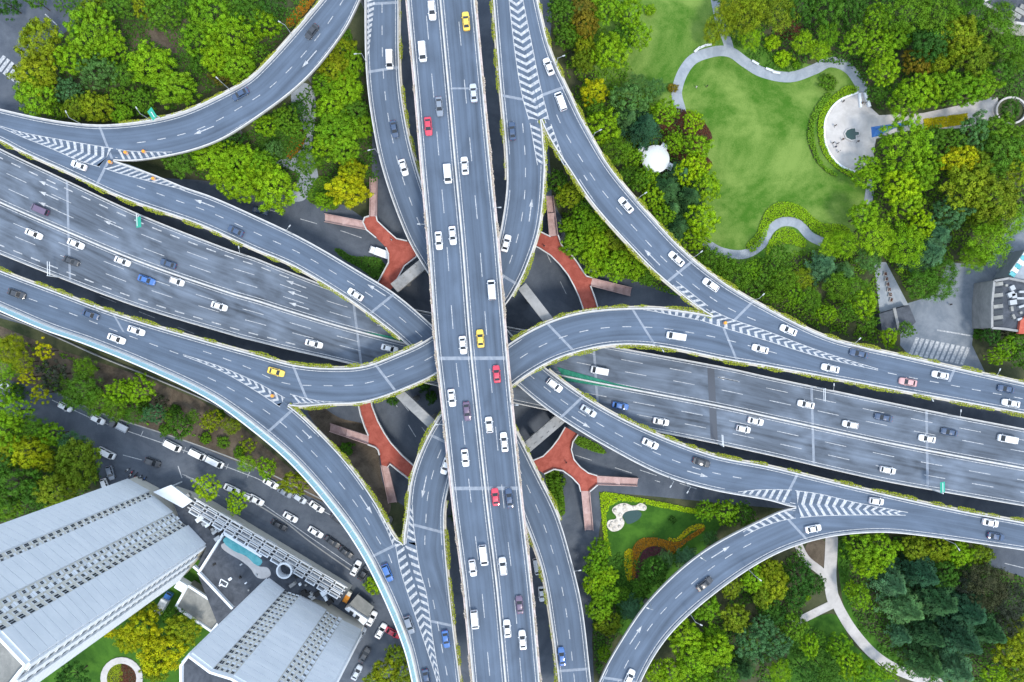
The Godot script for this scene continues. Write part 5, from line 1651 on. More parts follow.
	# chevrons and hatching at the splits
	hatch("upper", "A1", [113, 148.5, 63, 140, 25, 133, 0, 126], [100, 167, 80, 161, 50, 148, 25, 138, 0, 127], 1.9, -1.6)
	hatch("upper", "A1", [116, 149, 130, 151, 160, 152, 172, 152], [118, 160.5, 135, 161, 155, 158, 170, 154], 1.7, 0.0)
	hatch("upper", "R1", [104, 168, 120, 173.4, 145, 180, 185, 190], [118, 162, 130, 165.5, 155, 175.5, 185, 188.5], 1.7, 0.0)
	hatch("screen", "F", [285, 398, 256, 382, 220, 366.5, 183, 354.5], [280, 407, 256, 391, 220, 370.5, 183, 355.5], 2.1, -1.4)
	hatch("screen", "R3", [290, 394, 305, 398, 320, 401, 345, 402], [293, 403.5, 305, 403, 320, 403, 345, 403], 1.8, 0.0)
	hatch("crown", "G", [529, 120, 522, 95, 516, 60, 512, 27.6, 509, 0, 505, -40], [549, 120, 539.6, 83, 533, 50, 523, 0, 516, -40], 1.9, -1.4)
	hatch("crown", "R3", [530, 123, 533, 140, 537.5, 165], [540, 123, 542, 140, 543, 165], 1.7, 0.0)
	hatch("crown", "G", [551, 124, 559.6, 148, 566, 165], [543, 123, 551, 142, 564, 165], 1.7, 0.0)
	hatch("lawn", "G", [712, 310, 730, 318.5, 768, 331.5, 820, 351, 878, 369], [700, 320, 720, 326.5, 768, 341, 820, 357, 878, 370.2], 2.1, -1.5)
	hatch("lawn", "R4", [699, 320, 680, 316.5, 655, 311.5, 643, 309.5], [707, 315.5, 680, 311.5, 660, 309.5, 643, 308.5], 1.9, 0.0)
	hatch("lawn", "G", [708, 306, 690, 292, 676, 281], [705, 310.5, 688, 297, 673, 285], 1.9, 0.0)
	hatch("foot", "F", [395, 543, 401, 572, 416.5, 619, 427, 650, 437, 682, 445, 725], [415.5, 541, 420, 570, 426.5, 594, 433, 640, 440, 682, 447, 725], 2.0, -1.5)
	hatch("foot", "F", [393, 545, 386, 528, 378, 510], [401, 542, 390, 526, 379, 509], 1.8, 0.0)
	hatch("foot", "R4", [416, 544, 413.5, 525, 412.5, 505], [406, 544, 408.5, 525, 410, 505], 1.8, 0.0)
	hatch("lower", "A3", [795, 490.5, 820, 494, 856, 502.5, 908, 512.5], [800, 517.5, 818, 516, 856, 515, 906, 515.2], 2.1, -1.5)
	hatch("lower", "R2", [792, 490, 775, 489.5, 755, 490, 738, 492], [790, 504, 775, 501, 755, 497, 738, 494], 1.9, 0.0)
	hatch("lower", "A3", [796, 518, 780, 521, 760, 528, 744, 536], [792, 510, 775, 514, 758, 522, 743, 532], 1.9, 0.0)
	for k in 11:
		var r: Dictionary = roads["R2"]
		var i := nearest(r.mid, Vector2(382, k * 5.2))
		var a := place(r, i, 0.06) + Vector3.UP * 0.016
		var b := place(r, i - 0.5, 0.30 - k * 0.019) + Vector3.UP * 0.016
		var d := ahead(r, i) * 0.38
		var s := Shape.new()
		s.quad(a - d, b - d, b + d, a + d)
		part("hatch_stripe", s.mesh(M.paint), r.node)
	# piers where no lower deck is in the way
	for key in roads:
		var r: Dictionary = roads[key]
		var s := 6.0
		while s < r.along[r.n - 1]:
			var i := index_at(r, s)
			var us := [0.3, 0.7] if key in ["E", "M"] else [0.5]
			var free := true
			for u in us:
				var c := place(r, i, u)
				for other in roads:
					var q: Dictionary = roads[other]
					if other == key:
						continue
					for j in q.n:
						var m: Vector3 = (q.L[j] + q.R[j]) / 2.0
						if m.y < c.y - 1.0 and Vector2(m.x - c.x, m.z - c.z).length() < q.L[j].distance_to(q.R[j]) / 2.0 + 1.4:
							free = false
							break
					if not free:
						break
			if free:
				pier(r, i, us)
			s += 26.0

	# teal sound screen along the outer edge of the ramp by the towers
	var f: Dictionary = roads["F"]
	var screen := thing("sound_screen", "teal glazed sound screen on white posts beside the towers", "screen")
	var path := edge_path(f, 1)
	var pts: PackedVector3Array = path[0]
	var outs: PackedVector3Array = path[1]
	for i in range(0, pts.size() - 1, 2):
		var j := mini(i + 2, pts.size() - 1)
		var p := Shape.new()
		for k in range(i, j):
			var seg := PackedVector3Array([pts[k] + outs[k] * 0.1, pts[k + 1] + outs[k + 1] * 0.1])
			p.sweep(seg, PackedVector3Array([outs[k], outs[k + 1]]), [Vector2(0.0, 0.9), Vector2(0.55, 3.3), Vector2(0.60, 3.3), Vector2(0.05, 0.9)])
		part("screen_panel", p.mesh(M.screen), screen)
		var post := Shape.new()
		post.bar(pts[i] + outs[i] * 0.12 + Vector3.UP * 0.85, pts[i] + outs[i] * 0.70 + Vector3.UP * 3.4, 0.14, 0.2)
		part("post", post.mesh(M.metal), screen)
	var rail := Shape.new()
	rail.sweep(pts, outs, [Vector2(0.55, 3.28), Vector2(0.55, 3.45), Vector2(0.85, 3.45), Vector2(0.85, 3.28)])
	part("top_rail", rail.mesh(M.metal), screen)
	var foot_rail := Shape.new()
	foot_rail.sweep(pts, outs, [Vector2(-0.02, 0.88), Vector2(-0.02, 1.0), Vector2(0.2, 1.0), Vector2(0.2, 0.88)])
	part("bottom_rail", foot_rail.mesh(M.metal), screen)
	# green netting in the opened median of the main viaduct
	for g in [[[557, 367, 566, 381, 600, 386, 655, 393, 610, 382], "green netting in the widened median near the lawn side"], [[360, 331, 390, 336, 425, 342, 425, 350, 390, 339], "green netting in the widened median near the tower side"]]:
		var s := Shape.new()
		s.plate(flat(vecs(g[0]), 8.75), 8.75, 8.55)
		sheet_thing("median_netting", s.mesh(M.net), g[1], "netting", "thing")

func build_footbridges() -> void:
	var k := 5.683
	footbridge(zoomed([190, 240, 200, 215, 225, 207, 265, 207, 272, 235, 330, 290, 380, 335, 440, 348, 500, 420, 490, 440, 425, 490, 365, 600, 330, 640, 265, 600, 290, 555, 335, 470, 335, 420, 320, 385, 265, 330, 210, 285], 330, 180, k), [2, 17, 7, 11, 12],
		[[Vector2(330 + 228 / k, 180 + 207 / k), Vector2(330 + 267 / k, 207 / k + 180), Vector2(377.5, 178), Vector2(370.5, 178)], [Vector2(330 + 207 / k, 180 + 284 / k), Vector2(330 + 192 / k, 180 + 236 / k), Vector2(325, 214), Vector2(325, 222)]], "red footbridge with two pink stairways at the upper yellow tree", [Vector2(375, 232), Vector2(398, 262)])
	k = 4.87
	footbridge(zoomed([170, 150, 200, 158, 245, 180, 282, 172, 298, 220, 340, 260, 375, 305, 400, 345, 420, 372, 450, 380, 440, 420, 462, 480, 475, 525, 480, 565, 410, 565, 402, 525, 385, 475, 360, 420, 330, 365, 290, 315, 245, 270, 190, 235, 150, 215], 500, 200, k), [2, 9, 13, 23],
		[[Vector2(500 + 240 / k, 200 + 178 / k), Vector2(500 + 281 / k, 200 + 172 / k), Vector2(553, 196), Vector2(546, 196)], [Vector2(500 + 448 / k, 200 + 382 / k), Vector2(500 + 442 / k, 200 + 418 / k), Vector2(630, 296), Vector2(631.5, 288)]], "long curved red footbridge beside the leafy triangle", [Vector2(555, 246), Vector2(586, 290)])
	k = 4.547
	footbridge(zoomed([215, 125, 275, 115, 285, 165, 310, 230, 340, 285, 370, 330, 420, 385, 475, 435, 505, 455, 470, 508, 410, 462, 365, 425, 355, 440, 325, 432, 318, 385, 312, 362, 300, 350, 265, 337, 268, 297, 250, 255, 232, 200], 310, 370, k), [0, 8, 12, 17, 13],
		[[Vector2(310 + 268 / k, 370 + 299 / k), Vector2(310 + 265 / k, 370 + 336 / k), Vector2(330, 431), Vector2(330.6, 423.5)], [Vector2(310 + 325 / k, 370 + 432 / k), Vector2(310 + 357 / k, 370 + 438 / k), Vector2(397, 502), Vector2(389, 503)]], "forked red footbridge over the bare earth island", [Vector2(378, 440), Vector2(396, 460)])
	footbridge(zoomed([250, 258, 308, 292, 285, 325, 278, 360, 290, 405, 320, 440, 355, 466, 395, 478, 397, 520, 362, 550, 320, 550, 313, 520, 280, 485, 240, 456, 200, 449, 155, 470, 100, 440, 90, 415, 150, 390, 190, 350, 220, 310], 510, 370, k), [0, 7, 9, 15, 16],
		[[Vector2(510 + 393 / k, 370 + 480 / k), Vector2(510 + 396 / k, 370 + 519 / k), Vector2(637, 485.5), Vector2(638, 478)], [Vector2(510 + 324 / k, 370 + 550 / k), Vector2(510 + 361 / k, 370 + 550 / k), Vector2(593, 530), Vector2(585, 530)]], "broad red footbridge beside the flower garden", [Vector2(560, 448), Vector2(578, 478)])
	crosshead(Vector2(399, 393), Vector2(440, 432), 16.5, 2.6, "grey concrete pier crosshead below the forked red footbridge's ramps")
	crosshead(Vector2(522, 286), Vector2(556, 330), 16.5, 2.6, "grey concrete pier crosshead beside the long curved red footbridge")
	crosshead(Vector2(394, 288), Vector2(430, 258), 11.0, 3.0, "pale pier crosshead beside the footbridge at the yellow tree")
	crosshead(Vector2(524, 450), Vector2(566, 414), 11.0, 3.0, "pale pier crosshead beside the broad red footbridge")

func build_buildings() -> void:
	tower("tower_block", "tall white tower block with a grey roof at the corner", 6.0, 85.0, 28, [
		[127, 480, 149, 492, "wall"], [149, 492, 151, 494.5, "glazing", 1], [151, 494.5, 153, 497, "windows", 1], [153, 497, 172, 513, "wall"], [172, 513, 175.5, 517, "windows", 1], [175.5, 517, 179, 520.5, "balconies", 1], [179, 520.5, 183, 523.5, "windows", 1], [183, 523.5, 187, 526, "glazing", 1], [187, 526, 205, 545, "wall"],
		[205, 545, 202, 549, "wall"], [202, 549, 197, 555.5, "glazing", 2], [197, 555.5, 193, 560.5, "wall"], [193, 560.5, 189, 566, "glazing", 2], [189, 566, 178, 580, "wall"]], [140, 572, 110, 545, 100, 515], M.grey_roof)
	tower("tower_block", "shorter white tower block with a dark roof beside the podium", 6.0, 58.0, 18, [
		[262, 586, 268, 579, "wall"], [268, 579, 284, 591, "wall"], [284, 591, 288, 592.3, "glazing", 1], [288, 592.3, 300, 596, "windows", 3], [300, 596, 326, 611, "wall"], [326, 611, 337, 618.3, "windows", 3], [337, 618.3, 341, 621, "balconies", 1], [341, 621, 361, 631, "wall"], [361, 631, 357, 642, "wall"]], [345, 662, 300, 645, 262, 612], M.dark_roof)
	# podium
	var pod := thing("podium", "low dark-roofed podium with white trellis frames between the towers", "building")
	var s := Shape.new()
	var poly := flat(vecs([168, 490, 196, 500, 348, 592, 338, 605, 312, 598, 262, 640, 224, 640, 196, 570, 206, 548, 180, 520]), 6.0)
	s.plate(poly, 6.0, -0.2)
	part("hall", s.mesh(M.cream), pod)
	var pod_roof := Shape.new()
	pod_roof.plate(poly, 6.012)
	part("roof", pod_roof.mesh(M.dark_roof), pod)
	var cyl := Shape.new()
	var cp := at(Vector2(284, 571), 9.0)
	for i in 20:
		var a := TAU * i / 20
		var b := TAU * (i + 1) / 20
		var u := Vector3(cos(a), 0, sin(a))
		var w := Vector3(cos(b), 0, sin(b))
		for q in [[2.2, 1.75]]:
			var hi := cp
			var lo := Vector3(cp.x, 5.9, cp.z)
			cyl.quad(lo + u * 2.2, lo + w * 2.2, hi + w * 2.2, hi + u * 2.2)
			cyl.quad(hi + u * 1.8, hi + w * 1.8, lo + w * 1.8, lo + u * 1.8)
			cyl.quad(hi + u * 2.2, hi + w * 2.2, hi + w * 1.8, hi + u * 1.8)
	part("round_shaft", cyl.mesh(M.white), pod)
	# white trellis boxes stepping along the street front
	for row in 2:
		for i in 13:
			var t := (i + 0.5) / 13.0
			var p := Vector2(194, 502).lerp(Vector2(345, 591), t) + Vector2(-4.5, 6.0) * row * 1.1 + Vector2(0, sin(i * 1.9) * 0.8)
			if p.distance_to(Vector2(284, 571)) < 10.0:
				continue
			var c := at(p, 7.4)
			var q := at(p + Vector2(10, 5.9), 7.4)
			var d := (q - c).normalized()
			var o := Vector3(-d.z, 0, d.x)
			var fr := Shape.new()
			var B := Basis(d, Vector3.UP, d.cross(Vector3.UP))
			for e in [[0.0, -0.75, 3.0, 0.28], [0.0, 0.75, 3.0, 0.28]]:
				fr.box(Transform3D(B, c + o * e[1] + Vector3.DOWN * 0.6), Vector3(e[2], 1.6, e[3]))
			for x in [-1.36, 1.36]:
				fr.box(Transform3D(B, c + d * x + Vector3.DOWN * 0.62), Vector3(0.26, 1.58, 1.22))
			part("trellis_frame", fr.mesh(M.white), pod)
	for row in 4:
		var beam := Shape.new()
		var off := Vector2(-2.3, 3.1) * (row - 0.7)
		beam.bar(at(Vector2(193, 500) + off, 8.0), at(Vector2(346, 590) + off, 8.0), 0.3, 0.3)
		part("pergola_beam", beam.mesh(M.barrier), pod)
	var canopy := Shape.new()
	canopy.plate(flat(vecs([153, 492, 171, 485, 193, 501, 182.5, 508]), 7.6), 7.6, 7.0)
	for q in [Vector2(156, 492), Vector2(171, 486.5), Vector2(190, 501), Vector2(182, 506)]:
		var p := at(q, 7.0)
		canopy.tube(Vector3(p.x, -0.1, p.z), p, 0.2, 0.2, 8)
	part("canopy", canopy.mesh(M.white), pod)
	for w in [[224, 533, 200, 571], [200, 571, 194, 566], [224, 533, 262, 556], [199, 572, 233, 608]]:
		var wall := Shape.new()
		wall.bar(at(Vector2(w[0], w[1]), 6.6), at(Vector2(w[2], w[3]), 6.6), 0.6, 1.3)
		part("roof_upstand", wall.mesh(M.white), pod)
	var turq := Shape.new()
	turq.plate(flat(smooth(vecs([223, 541, 228, 537, 262, 560, 258, 566, 246, 556, 234, 551]), true, 3), 6.03), 6.03)
	part("painted_strip", turq.mesh(M.turquoise), pod)
	var patch := Shape.new()
	patch.plate(flat(smooth(vecs([221, 546, 226, 543, 236, 551, 247, 557, 258, 566, 268, 568, 270, 576, 258, 578, 250, 568, 240, 560, 228, 553]), true, 4), 6.025), 6.025)
	part("bleached_patch", patch.mesh(M.plaza), pod)
	var rp := RandomNumberGenerator.new()
	rp.seed = 21
	for i in 40:
		# plant and clutter on the roof strips beside both towers and along the trellis
		var q := Vector2(178, 505).lerp(Vector2(214, 545), rp.randf()) + Vector2(rp.randf_range(0, 12), rp.randf_range(-14, -2)) if i < 18 else (Vector2(292, 578).lerp(Vector2(330, 600), rp.randf()) + Vector2(rp.randf_range(-4, 4), rp.randf_range(-4, 6)) if i < 32 else Vector2(rp.randf_range(212, 262), rp.randf_range(560, 600)))
		var u := Shape.new()
		var size := Vector3(rp.randf_range(0.6, 2.0), rp.randf_range(0.5, 1.4), rp.randf_range(0.5, 1.4)) * (0.5 if i >= 32 else 1.0)
		u.box(Transform3D(Basis(Vector3.UP, 0.55 + rp.randf_range(-0.1, 0.1)), at(q, 6.0) + Vector3.UP * size.y / 2.0), size)
		part("roof_plant_box", u.mesh([M.grey_metal, M.white, M.concrete, M.dark][rp.randi() % 4]), pod)
	var hatch_frame := Shape.new()
	for q in [[221, 579, 228, 583], [228, 583, 226, 587], [226, 587, 219.5, 584], [219.5, 584, 221, 579]]:
		hatch_frame.bar(at(Vector2(q[0], q[1]), 6.1), at(Vector2(q[2], q[3]), 6.1), 0.25, 0.2)
	part("roof_hatch_frame", hatch_frame.mesh(M.white), pod)
	# low annex
	var annex := thing("annex_building", "low annex with a weathered flat roof and white parapet", "building")
	var ap := vecs([176, 607, 188, 585, 228, 611, 212, 631])
	var sh := Shape.new()
	sh.plate(flat(ap, 4.5), 4.5, -0.2)
	part("hall", sh.mesh(M.grey_roof), annex)
	for i in 4:
		var w := Shape.new()
		w.bar(at(ap[i], 4.75), at(ap[(i + 1) % 4], 4.75), 0.6, 0.9)
		part("parapet", w.mesh(M.white), annex)
	var stairhead := Shape.new()
	stairhead.box(Transform3D(Basis(Vector3.UP, -0.55), at(Vector2(183, 585), 4.5)), Vector3(3.0, 3.0, 2.4))
	part("stairhead", stairhead.mesh(M.white), annex)
	# flat-roofed garage with two windows next to the shorter tower
	var garage := thing("gatehouse", "small white gatehouse with two roof lights beside the shorter tower", "building")
	var g := Shape.new()
	g.plate(flat(zoomed([440, 470, 470, 455, 600, 545, 570, 580], 280, 540, 6.82), 4.0), 4.0, -0.2)
	part("hall", g.mesh(M.white), garage)
	for q in [[486, 497], [528, 526]]:
		var w := Shape.new()
		var c := at(Vector2(280 + q[0] / 6.82, 540 + q[1] / 6.82), 4.0)
		w.box(Transform3D(Basis(Vector3.UP, -0.6), c + Vector3.UP * 0.1), Vector3(1.2, 0.3, 0.9))
		part("roof_light", w.mesh(M.pane), garage)
	var shed := thing("parking_shelter", "grey gravel-roofed shelter beside the forecourt cars", "shelter")
	var st := Shape.new()
	st.plate(flat(zoomed([470, 440, 530, 370, 640, 455, 600, 525], 280, 540, 6.82), 3.0), 3.0, 2.6)
	part("roof", st.mesh(M.grey_roof), shed)
	for q in [[480, 440], [530, 378], [632, 455], [598, 515]]:
		var c := at(Vector2(280 + q[0] / 6.82, 540 + q[1] / 6.82), 2.6)
		var po := Shape.new()
		po.tube(Vector3(c.x, -0.1, c.z), c, 0.1, 0.1, 6)
		part("post", po.mesh(M.grey_metal), shed)
	# yellow cargo cart on the forecourt
	var cart := thing("cargo_tricycle", "yellow cargo cart with cream cab beside the shorter tower", "cart", at(Vector2(348, 596), 0.05))
	cart.rotation.y = deg_to_rad(60)
	var cb := Shape.new()
	cb.box(Transform3D(Basis(), Vector3(-0.5, 0.95, 0)), Vector3(2.1, 0.9, 1.4))
	part("cargo_box", cb.mesh(M.orange), cart)
	var cc := Shape.new()
	cc.box(Transform3D(Basis(), Vector3(1.25, 1.0, 0)), Vector3(1.2, 1.3, 1.2))
	part("cab", cc.mesh(M.cream), cart)
	for w in [Vector3(-1.0, 0.32, -0.6), Vector3(-1.0, 0.32, 0.6), Vector3(1.5, 0.32, 0)]:
		var wh := Shape.new()
		wh.tube(w + Vector3(0, 0, -0.08), w + Vector3(0, 0, 0.08), 0.3, 0.3, 12)
		part("wheel", wh.mesh(M.dark), cart)
	# buildings at the park street
	var shop := thing("shop_building", "low building with a dark flat roof and glazed pale front", "building")
	var sp := zoomed([815, 280, 915, 262, 1060, 290, 1100, 560, 980, 620, 880, 605, 800, 600, 800, 430], 874, 240, 6.82)
	var sb := Shape.new()
	sb.plate(flat(sp, 9.0), 9.0, -0.2)
	part("hall", sb.mesh(M.concrete), shop)
	var shop_roof := Shape.new()
	shop_roof.plate(flat(sp, 9.0), 9.02)
	part("roof", shop_roof.mesh(M.dark_roof), shop)
	for i in sp.size():
		var w := Shape.new()
		w.bar(at(sp[i], 9.3), at(sp[(i + 1) % sp.size()], 9.3), 0.6, 0.9)
		part("parapet", w.mesh(M.concrete), shop)
	for i in 8:
		var w := Shape.new()
		w.box(Transform3D(Basis(Vector3.UP, 0.12), at(zoomed([846, 300 + i * 38], 874, 240, 6.82)[0], 9.2)), Vector3(2.6, 0.35, 1.0))
		part("skylight", w.mesh(M.pane if i % 2 else M.grey_roof), shop)
	for i in 12:
		var w := Shape.new()
		var c := at(zoomed([900 + (i * 53) % 110, 310 + (i * 71) % 240], 874, 240, 6.82)[0], 9.4)
		w.box(Transform3D(Basis(Vector3.UP, 0.15 * (i % 4)), c), Vector3(0.7 + (i % 3) * 0.6, 0.8, 0.6 + (i % 2) * 0.7))
		part("roof_plant_box", w.mesh(M.grey_metal if i % 3 else M.grey_roof), shop)
	for i in 14:
		var w := Shape.new()
		w.box(Transform3D(Basis(Vector3.UP, 0.05), at(zoomed([806 + (i % 2) * 6, 300 + i * 22], 874, 240, 6.82)[0], 6.0)), Vector3(0.5, 6.0, 0.9))
		part("facade_fin", w.mesh(M.cream), shop)
	var red := Shape.new()
	red.plate(flat(zoomed([1000, 550, 1060, 500, 1090, 640, 985, 640], 874, 240, 6.82), 10.0), 10.0, 9.0)
	part("red_roof", red.mesh(M.tile_red), shop)
	var hall := thing("long_shed", "long pale glazed shed roof beyond the park street", "building")
	var hp := zoomed([930, 250, 1060, 60, 1200, 60, 1200, 290, 960, 262], 874, 240, 6.82)
	var hb := Shape.new()
	hb.plate(flat(hp, 8.0), 8.0, -0.2)
	part("hall", hb.mesh(M.path), hall)
	for i in 7:
		var t := i / 7.0
		var a := zoomed([935, 245], 874, 240, 6.82)[0].lerp(zoomed([1065, 55], 874, 240, 6.82)[0], t)
		var w := Shape.new()
		w.bar(at(a, 8.25), at(a + Vector2(2.2, -3.4), 8.25), 1.6, 0.5)
		part("roof_light", w.mesh(M.white if i % 2 else M.turquoise), hall)
	for i in 6:
		var w := Shape.new()
		w.bar(at(Vector2(1010 + i * 4, 272 - i * 2), 8.2), at(Vector2(1026 + i * 6, 250 - i * 4), 8.2), 0.3, 0.4)
		part("roof_rib", w.mesh(M.metal), hall)
	var far := thing("corner_house", "dark-roofed house with pale eaves at the park's top corner", "building")
	var fs := Shape.new()
	var fp := zoomed([540, 30, 700, -60, 1200, -200, 1200, 300, 900, 260, 720, 120], 934, 0, 11.37)
	fs.plate(flat(fp, 7.0), 7.0, -0.2)
	part("hall", fs.mesh(M.cream), far)
	var far_roof := Shape.new()
	far_roof.plate(flat(fp, 7.0), 7.02)
	part("roof", far_roof.mesh(M.dark_roof), far)
	for i in fp.size():
		var w := Shape.new()
		w.bar(at(fp[i], 7.1), at(fp[(i + 1) % fp.size()], 7.1), 0.8, 0.5)
		part("eave", w.mesh(M.plaza), far)
	for i in 5:
		var w := Shape.new()
		w.bar(at(Vector2(1000 + i * 5, 18 - i * 3), 7.4), at(Vector2(1008 + i * 6, 24 - i * 3), 7.4), 1.2, 0.6)
		part("roof_monitor", w.mesh(M.grey_roof), far)
	var vault := thing("underpass_roof", "dark flat underpass roof at the end of the avenue", "roof")
	var vs := Shape.new()
	vs.plate(flat(vecs([879, 314, 909, 305, 916, 322, 905, 332, 882, 330]), 3.0), 3.0, -0.2)
	part("slab", vs.mesh(M.dark_roof), vault)
	var rib := Shape.new()
	rib.bar(at(Vector2(894, 308), 3.1), at(Vector2(899, 330), 3.1), 0.8, 0.3)
	part("ridge", rib.mesh(M.concrete), vault)

func build_park() -> void:
	ground_sheet("lawn", vecs([600, -60, 740, -60, 730, 20, 760, 45, 800, 62, 850, 72, 862, 95, 830, 100, 822, 130, 830, 160, 860, 175, 870, 205, 850, 235, 815, 250, 770, 262, 720, 258, 700, 240, 704, 190, 690, 150, 660, 100, 620, 80]), 0.03, M.lawn, "large mown lawn in the park, ringed by a curved path", "lawn")
	ground_sheet("lawn", vecs([590, -60, 742, -60, 728, 0, 712, 38, 690, 50, 676, 82, 672, 110, 640, 100, 600, 84]), 0.034, M.lawn, "smaller mown lawn above the curved path beside the grove", "lawn")
	var lift := 0.09
	for p in [[[681, 112, 677, 90, 690, 62, 712, 52, 730, 52, 745, 62, 762, 72, 790, 77, 815, 69, 830, 62, 848, 68, 860, 84, 864, 94], "curved grey park path running round the head of the lawn", 3.0], [[730, 52, 727, 40, 720, 22, 712, -20], "grey path joining the lawn loop from the top", 2.6], [[704, 242, 722, 252, 745, 254, 762, 244, 770, 230, 782, 222, 798, 224, 810, 236, 822, 242], "winding grey path at the foot of the lawn", 2.6], [[872, 180, 870, 190, 868, 204], "short grey path showing between the lime trees", 2.4]]:
		lift += 0.012
		var s := band(vecs(p[0]), p[2], lift)
		var o := sheet_thing("park_path", s.mesh(M.path), p[1], "path")
		o.set_meta("kind", "structure")
	# hedged curves at the lawn foot and round the plaza
	bed("clipped_hedge", vecs([765, 212, 780, 202, 800, 206, 820, 222, 845, 226, 850, 236, 830, 240, 812, 230, 798, 219, 782, 217, 770, 224, 764, 240, 752, 252, 746, 246, 756, 234]), "green", "bright clipped hedge following the winding path at the lawn foot", "hedge", 16.0, 0.2, 0.7)
	bed("clipped_hedge", vecs([772, 236, 784, 228, 796, 232, 806, 246, 790, 244, 775, 246, 766, 254]), "green", "small bright clipped bed inside the winding path", "hedge", 16.0, 0.2, 0.5)
	bed("ring_hedge", zoomed([330, 40, 400, 70, 250, 140, 170, 250, 160, 370, 185, 480, 260, 580, 380, 640, 340, 660, 230, 590, 150, 490, 120, 370, 130, 240, 210, 120], 800, 80, 6.82), "green", "clipped hedge ringing the half-round plaza", "hedge", 16.0, 0.2, 0.8)
	bed("shrub_border", zoomed([200, 90, 170, 170, 110, 260, 90, 370, 110, 480, 160, 580, 250, 650, 210, 650, 120, 570, 70, 480, 50, 370, 70, 250, 130, 150], 800, 80, 6.82), "mid", "loose shrub border outside the ring hedge", "shrubs", 10.0, 0.3, 0.9)
	bed("ground_cover", vecs([655, 112, 690, 112, 712, 136, 702, 150, 712, 165, 700, 175, 680, 160, 660, 150, 664, 134]), "maroon", "maroon ground cover between the lime trees", "ground cover", 14.0, 0.2, 0.3)
	bed("flower_bed", vecs([776, 24, 798, 20, 800, 36, 778, 38]), "maroon", "russet bed among the trees above the path", "flower bed", 12.0, 0.22, 0.4)
	bed("flower_bed", vecs([290, 140, 300, 130, 306, 134, 300, 150, 288, 158]), "flower_orange", "rust-brown bed beside the footpath in the upper wedge", "flower bed", 12.0, 0.22, 0.3)
	bed("flower_bed", vecs([296, 8, 306, -4, 316, -4, 300, 20, 290, 28, 286, 22]), "flower_orange", "rust-brown bed against the upper curved ramp", "flower bed", 12.0, 0.22, 0.3)
	bed("ground_cover", vecs([262, 118, 285, 112, 300, 120, 302, 140, 280, 160, 262, 158, 258, 135]), "deep", "dark ground cover beside the footpath in the upper wedge", "ground cover", 8.0, 0.3, 0.6)
	bed("clipped_hedge", vecs([312, 186, 322, 176, 336, 184, 338, 208, 320, 206, 308, 200]), "mid", "dark clipped hedge under the yellow tree", "hedge", 12.0, 0.22, 0.8)
	bed("clipped_hedge", vecs([336, 248, 352, 256, 378, 258, 386, 268, 380, 280, 360, 268, 340, 256]), "deep", "dark strip hedge between the ramp and the footbridge truck", "hedge", 14.0, 0.25, 0.9)
	bed("clipped_hedge", vecs([572, 436, 590, 440, 606, 452, 596, 452, 576, 444]), "mid", "small strip hedge beneath the ramp near the broad footbridge", "hedge", 14.0, 0.22, 0.7)
	bed("clipped_hedge", vecs([545, 474, 556, 468, 561, 480, 565, 512, 560, 516, 552, 496]), "mid", "narrow green strip beside the broad red footbridge", "hedge", 14.0, 0.22, 0.5)
	# half-round plaza
	var plaza := structure("plaza", "half-round pale paved plaza with a dark basin", "plaza")
	var s := Shape.new()
	s.plate(flat(zoomed([395, 85, 440, 85, 475, 180, 540, 240, 840, 225, 1100, 170, 1250, 120, 1350, 120, 1350, 260, 1100, 330, 800, 330, 520, 400, 500, 500, 520, 560, 370, 628, 270, 580, 190, 480, 165, 370, 180, 250, 260, 145], 800, 80, 6.82), 0.13), 0.13, -0.2)
	part("paving", s.mesh(M.plaza), plaza)
	var kerb := PackedVector3Array()
	for q in smooth(zoomed([395, 85, 260, 145, 180, 250, 165, 370, 190, 480, 270, 580, 370, 628], 800, 80, 6.82)):
		kerb.append(at(q, 0.13))
	fence_line(plaza, "kerb", kerb, 0.35, M.white, 2.0, 0.5)
	var wall := PackedVector3Array([at(zoomed([440, 85], 800, 80, 6.82)[0], 0.13), at(zoomed([470, 185], 800, 80, 6.82)[0], 0.13)])
	fence_line(plaza, "low_wall", wall, 0.7, M.white, 2.0, 0.8)
	wall = PackedVector3Array([at(zoomed([402, 95], 800, 80, 6.82)[0], 0.13), at(zoomed([410, 190], 800, 80, 6.82)[0], 0.13)])
	fence_line(plaza, "low_wall", wall, 0.7, M.white, 2.0, 0.6)
	var basin := thing("plaza_basin", "dark green basin with pale rim on the half-round plaza", "basin")
	var bp := zoomed([345, 330, 375, 328, 378, 352, 402, 354, 402, 378, 380, 382, 380, 410, 345, 414, 312, 398, 300, 368, 315, 342], 800, 80, 6.82)
	var bs := Shape.new()
	bs.plate(flat(bp, 0.3), 0.3, 0.1)
	part("water", bs.mesh(M.water), basin)
	var rim := PackedVector3Array()
	for i in bp.size() + 1:
		rim.append(at(bp[i % bp.size()], 0.1))
	fence_line(basin, "rim", rim, 0.4, M.plaza, 2.0, 0.35)
	ground_sheet("blue_paving", zoomed([485, 320, 760, 282, 762, 305, 640, 330, 540, 380, 490, 392], 800, 80, 6.82), 0.16, M.blue_bed, "blue rectangular paving beside the plaza", "paving", false)
	bed("ochre_flower_bed", vecs([923.5, 119, 967, 113.5, 968, 124, 924, 130]), "flower_yellow", "ochre rectangular bed on the paved avenue", "flower bed", 40.0, 0.2, 0.2, false)
	var ring := PackedVector3Array()
	for i in 25:
		var a := TAU * i / 24
		ring.append(at(Vector2(1010 + cos(a) * 15, 111 + sin(a) * 13), 0.13))
	var round_wall := thing("round_planter", "round planter wall at the end of the avenue", "planter")
	fence_line(round_wall, "wall", ring, 0.8, M.plaza, 2.0, 0.5)
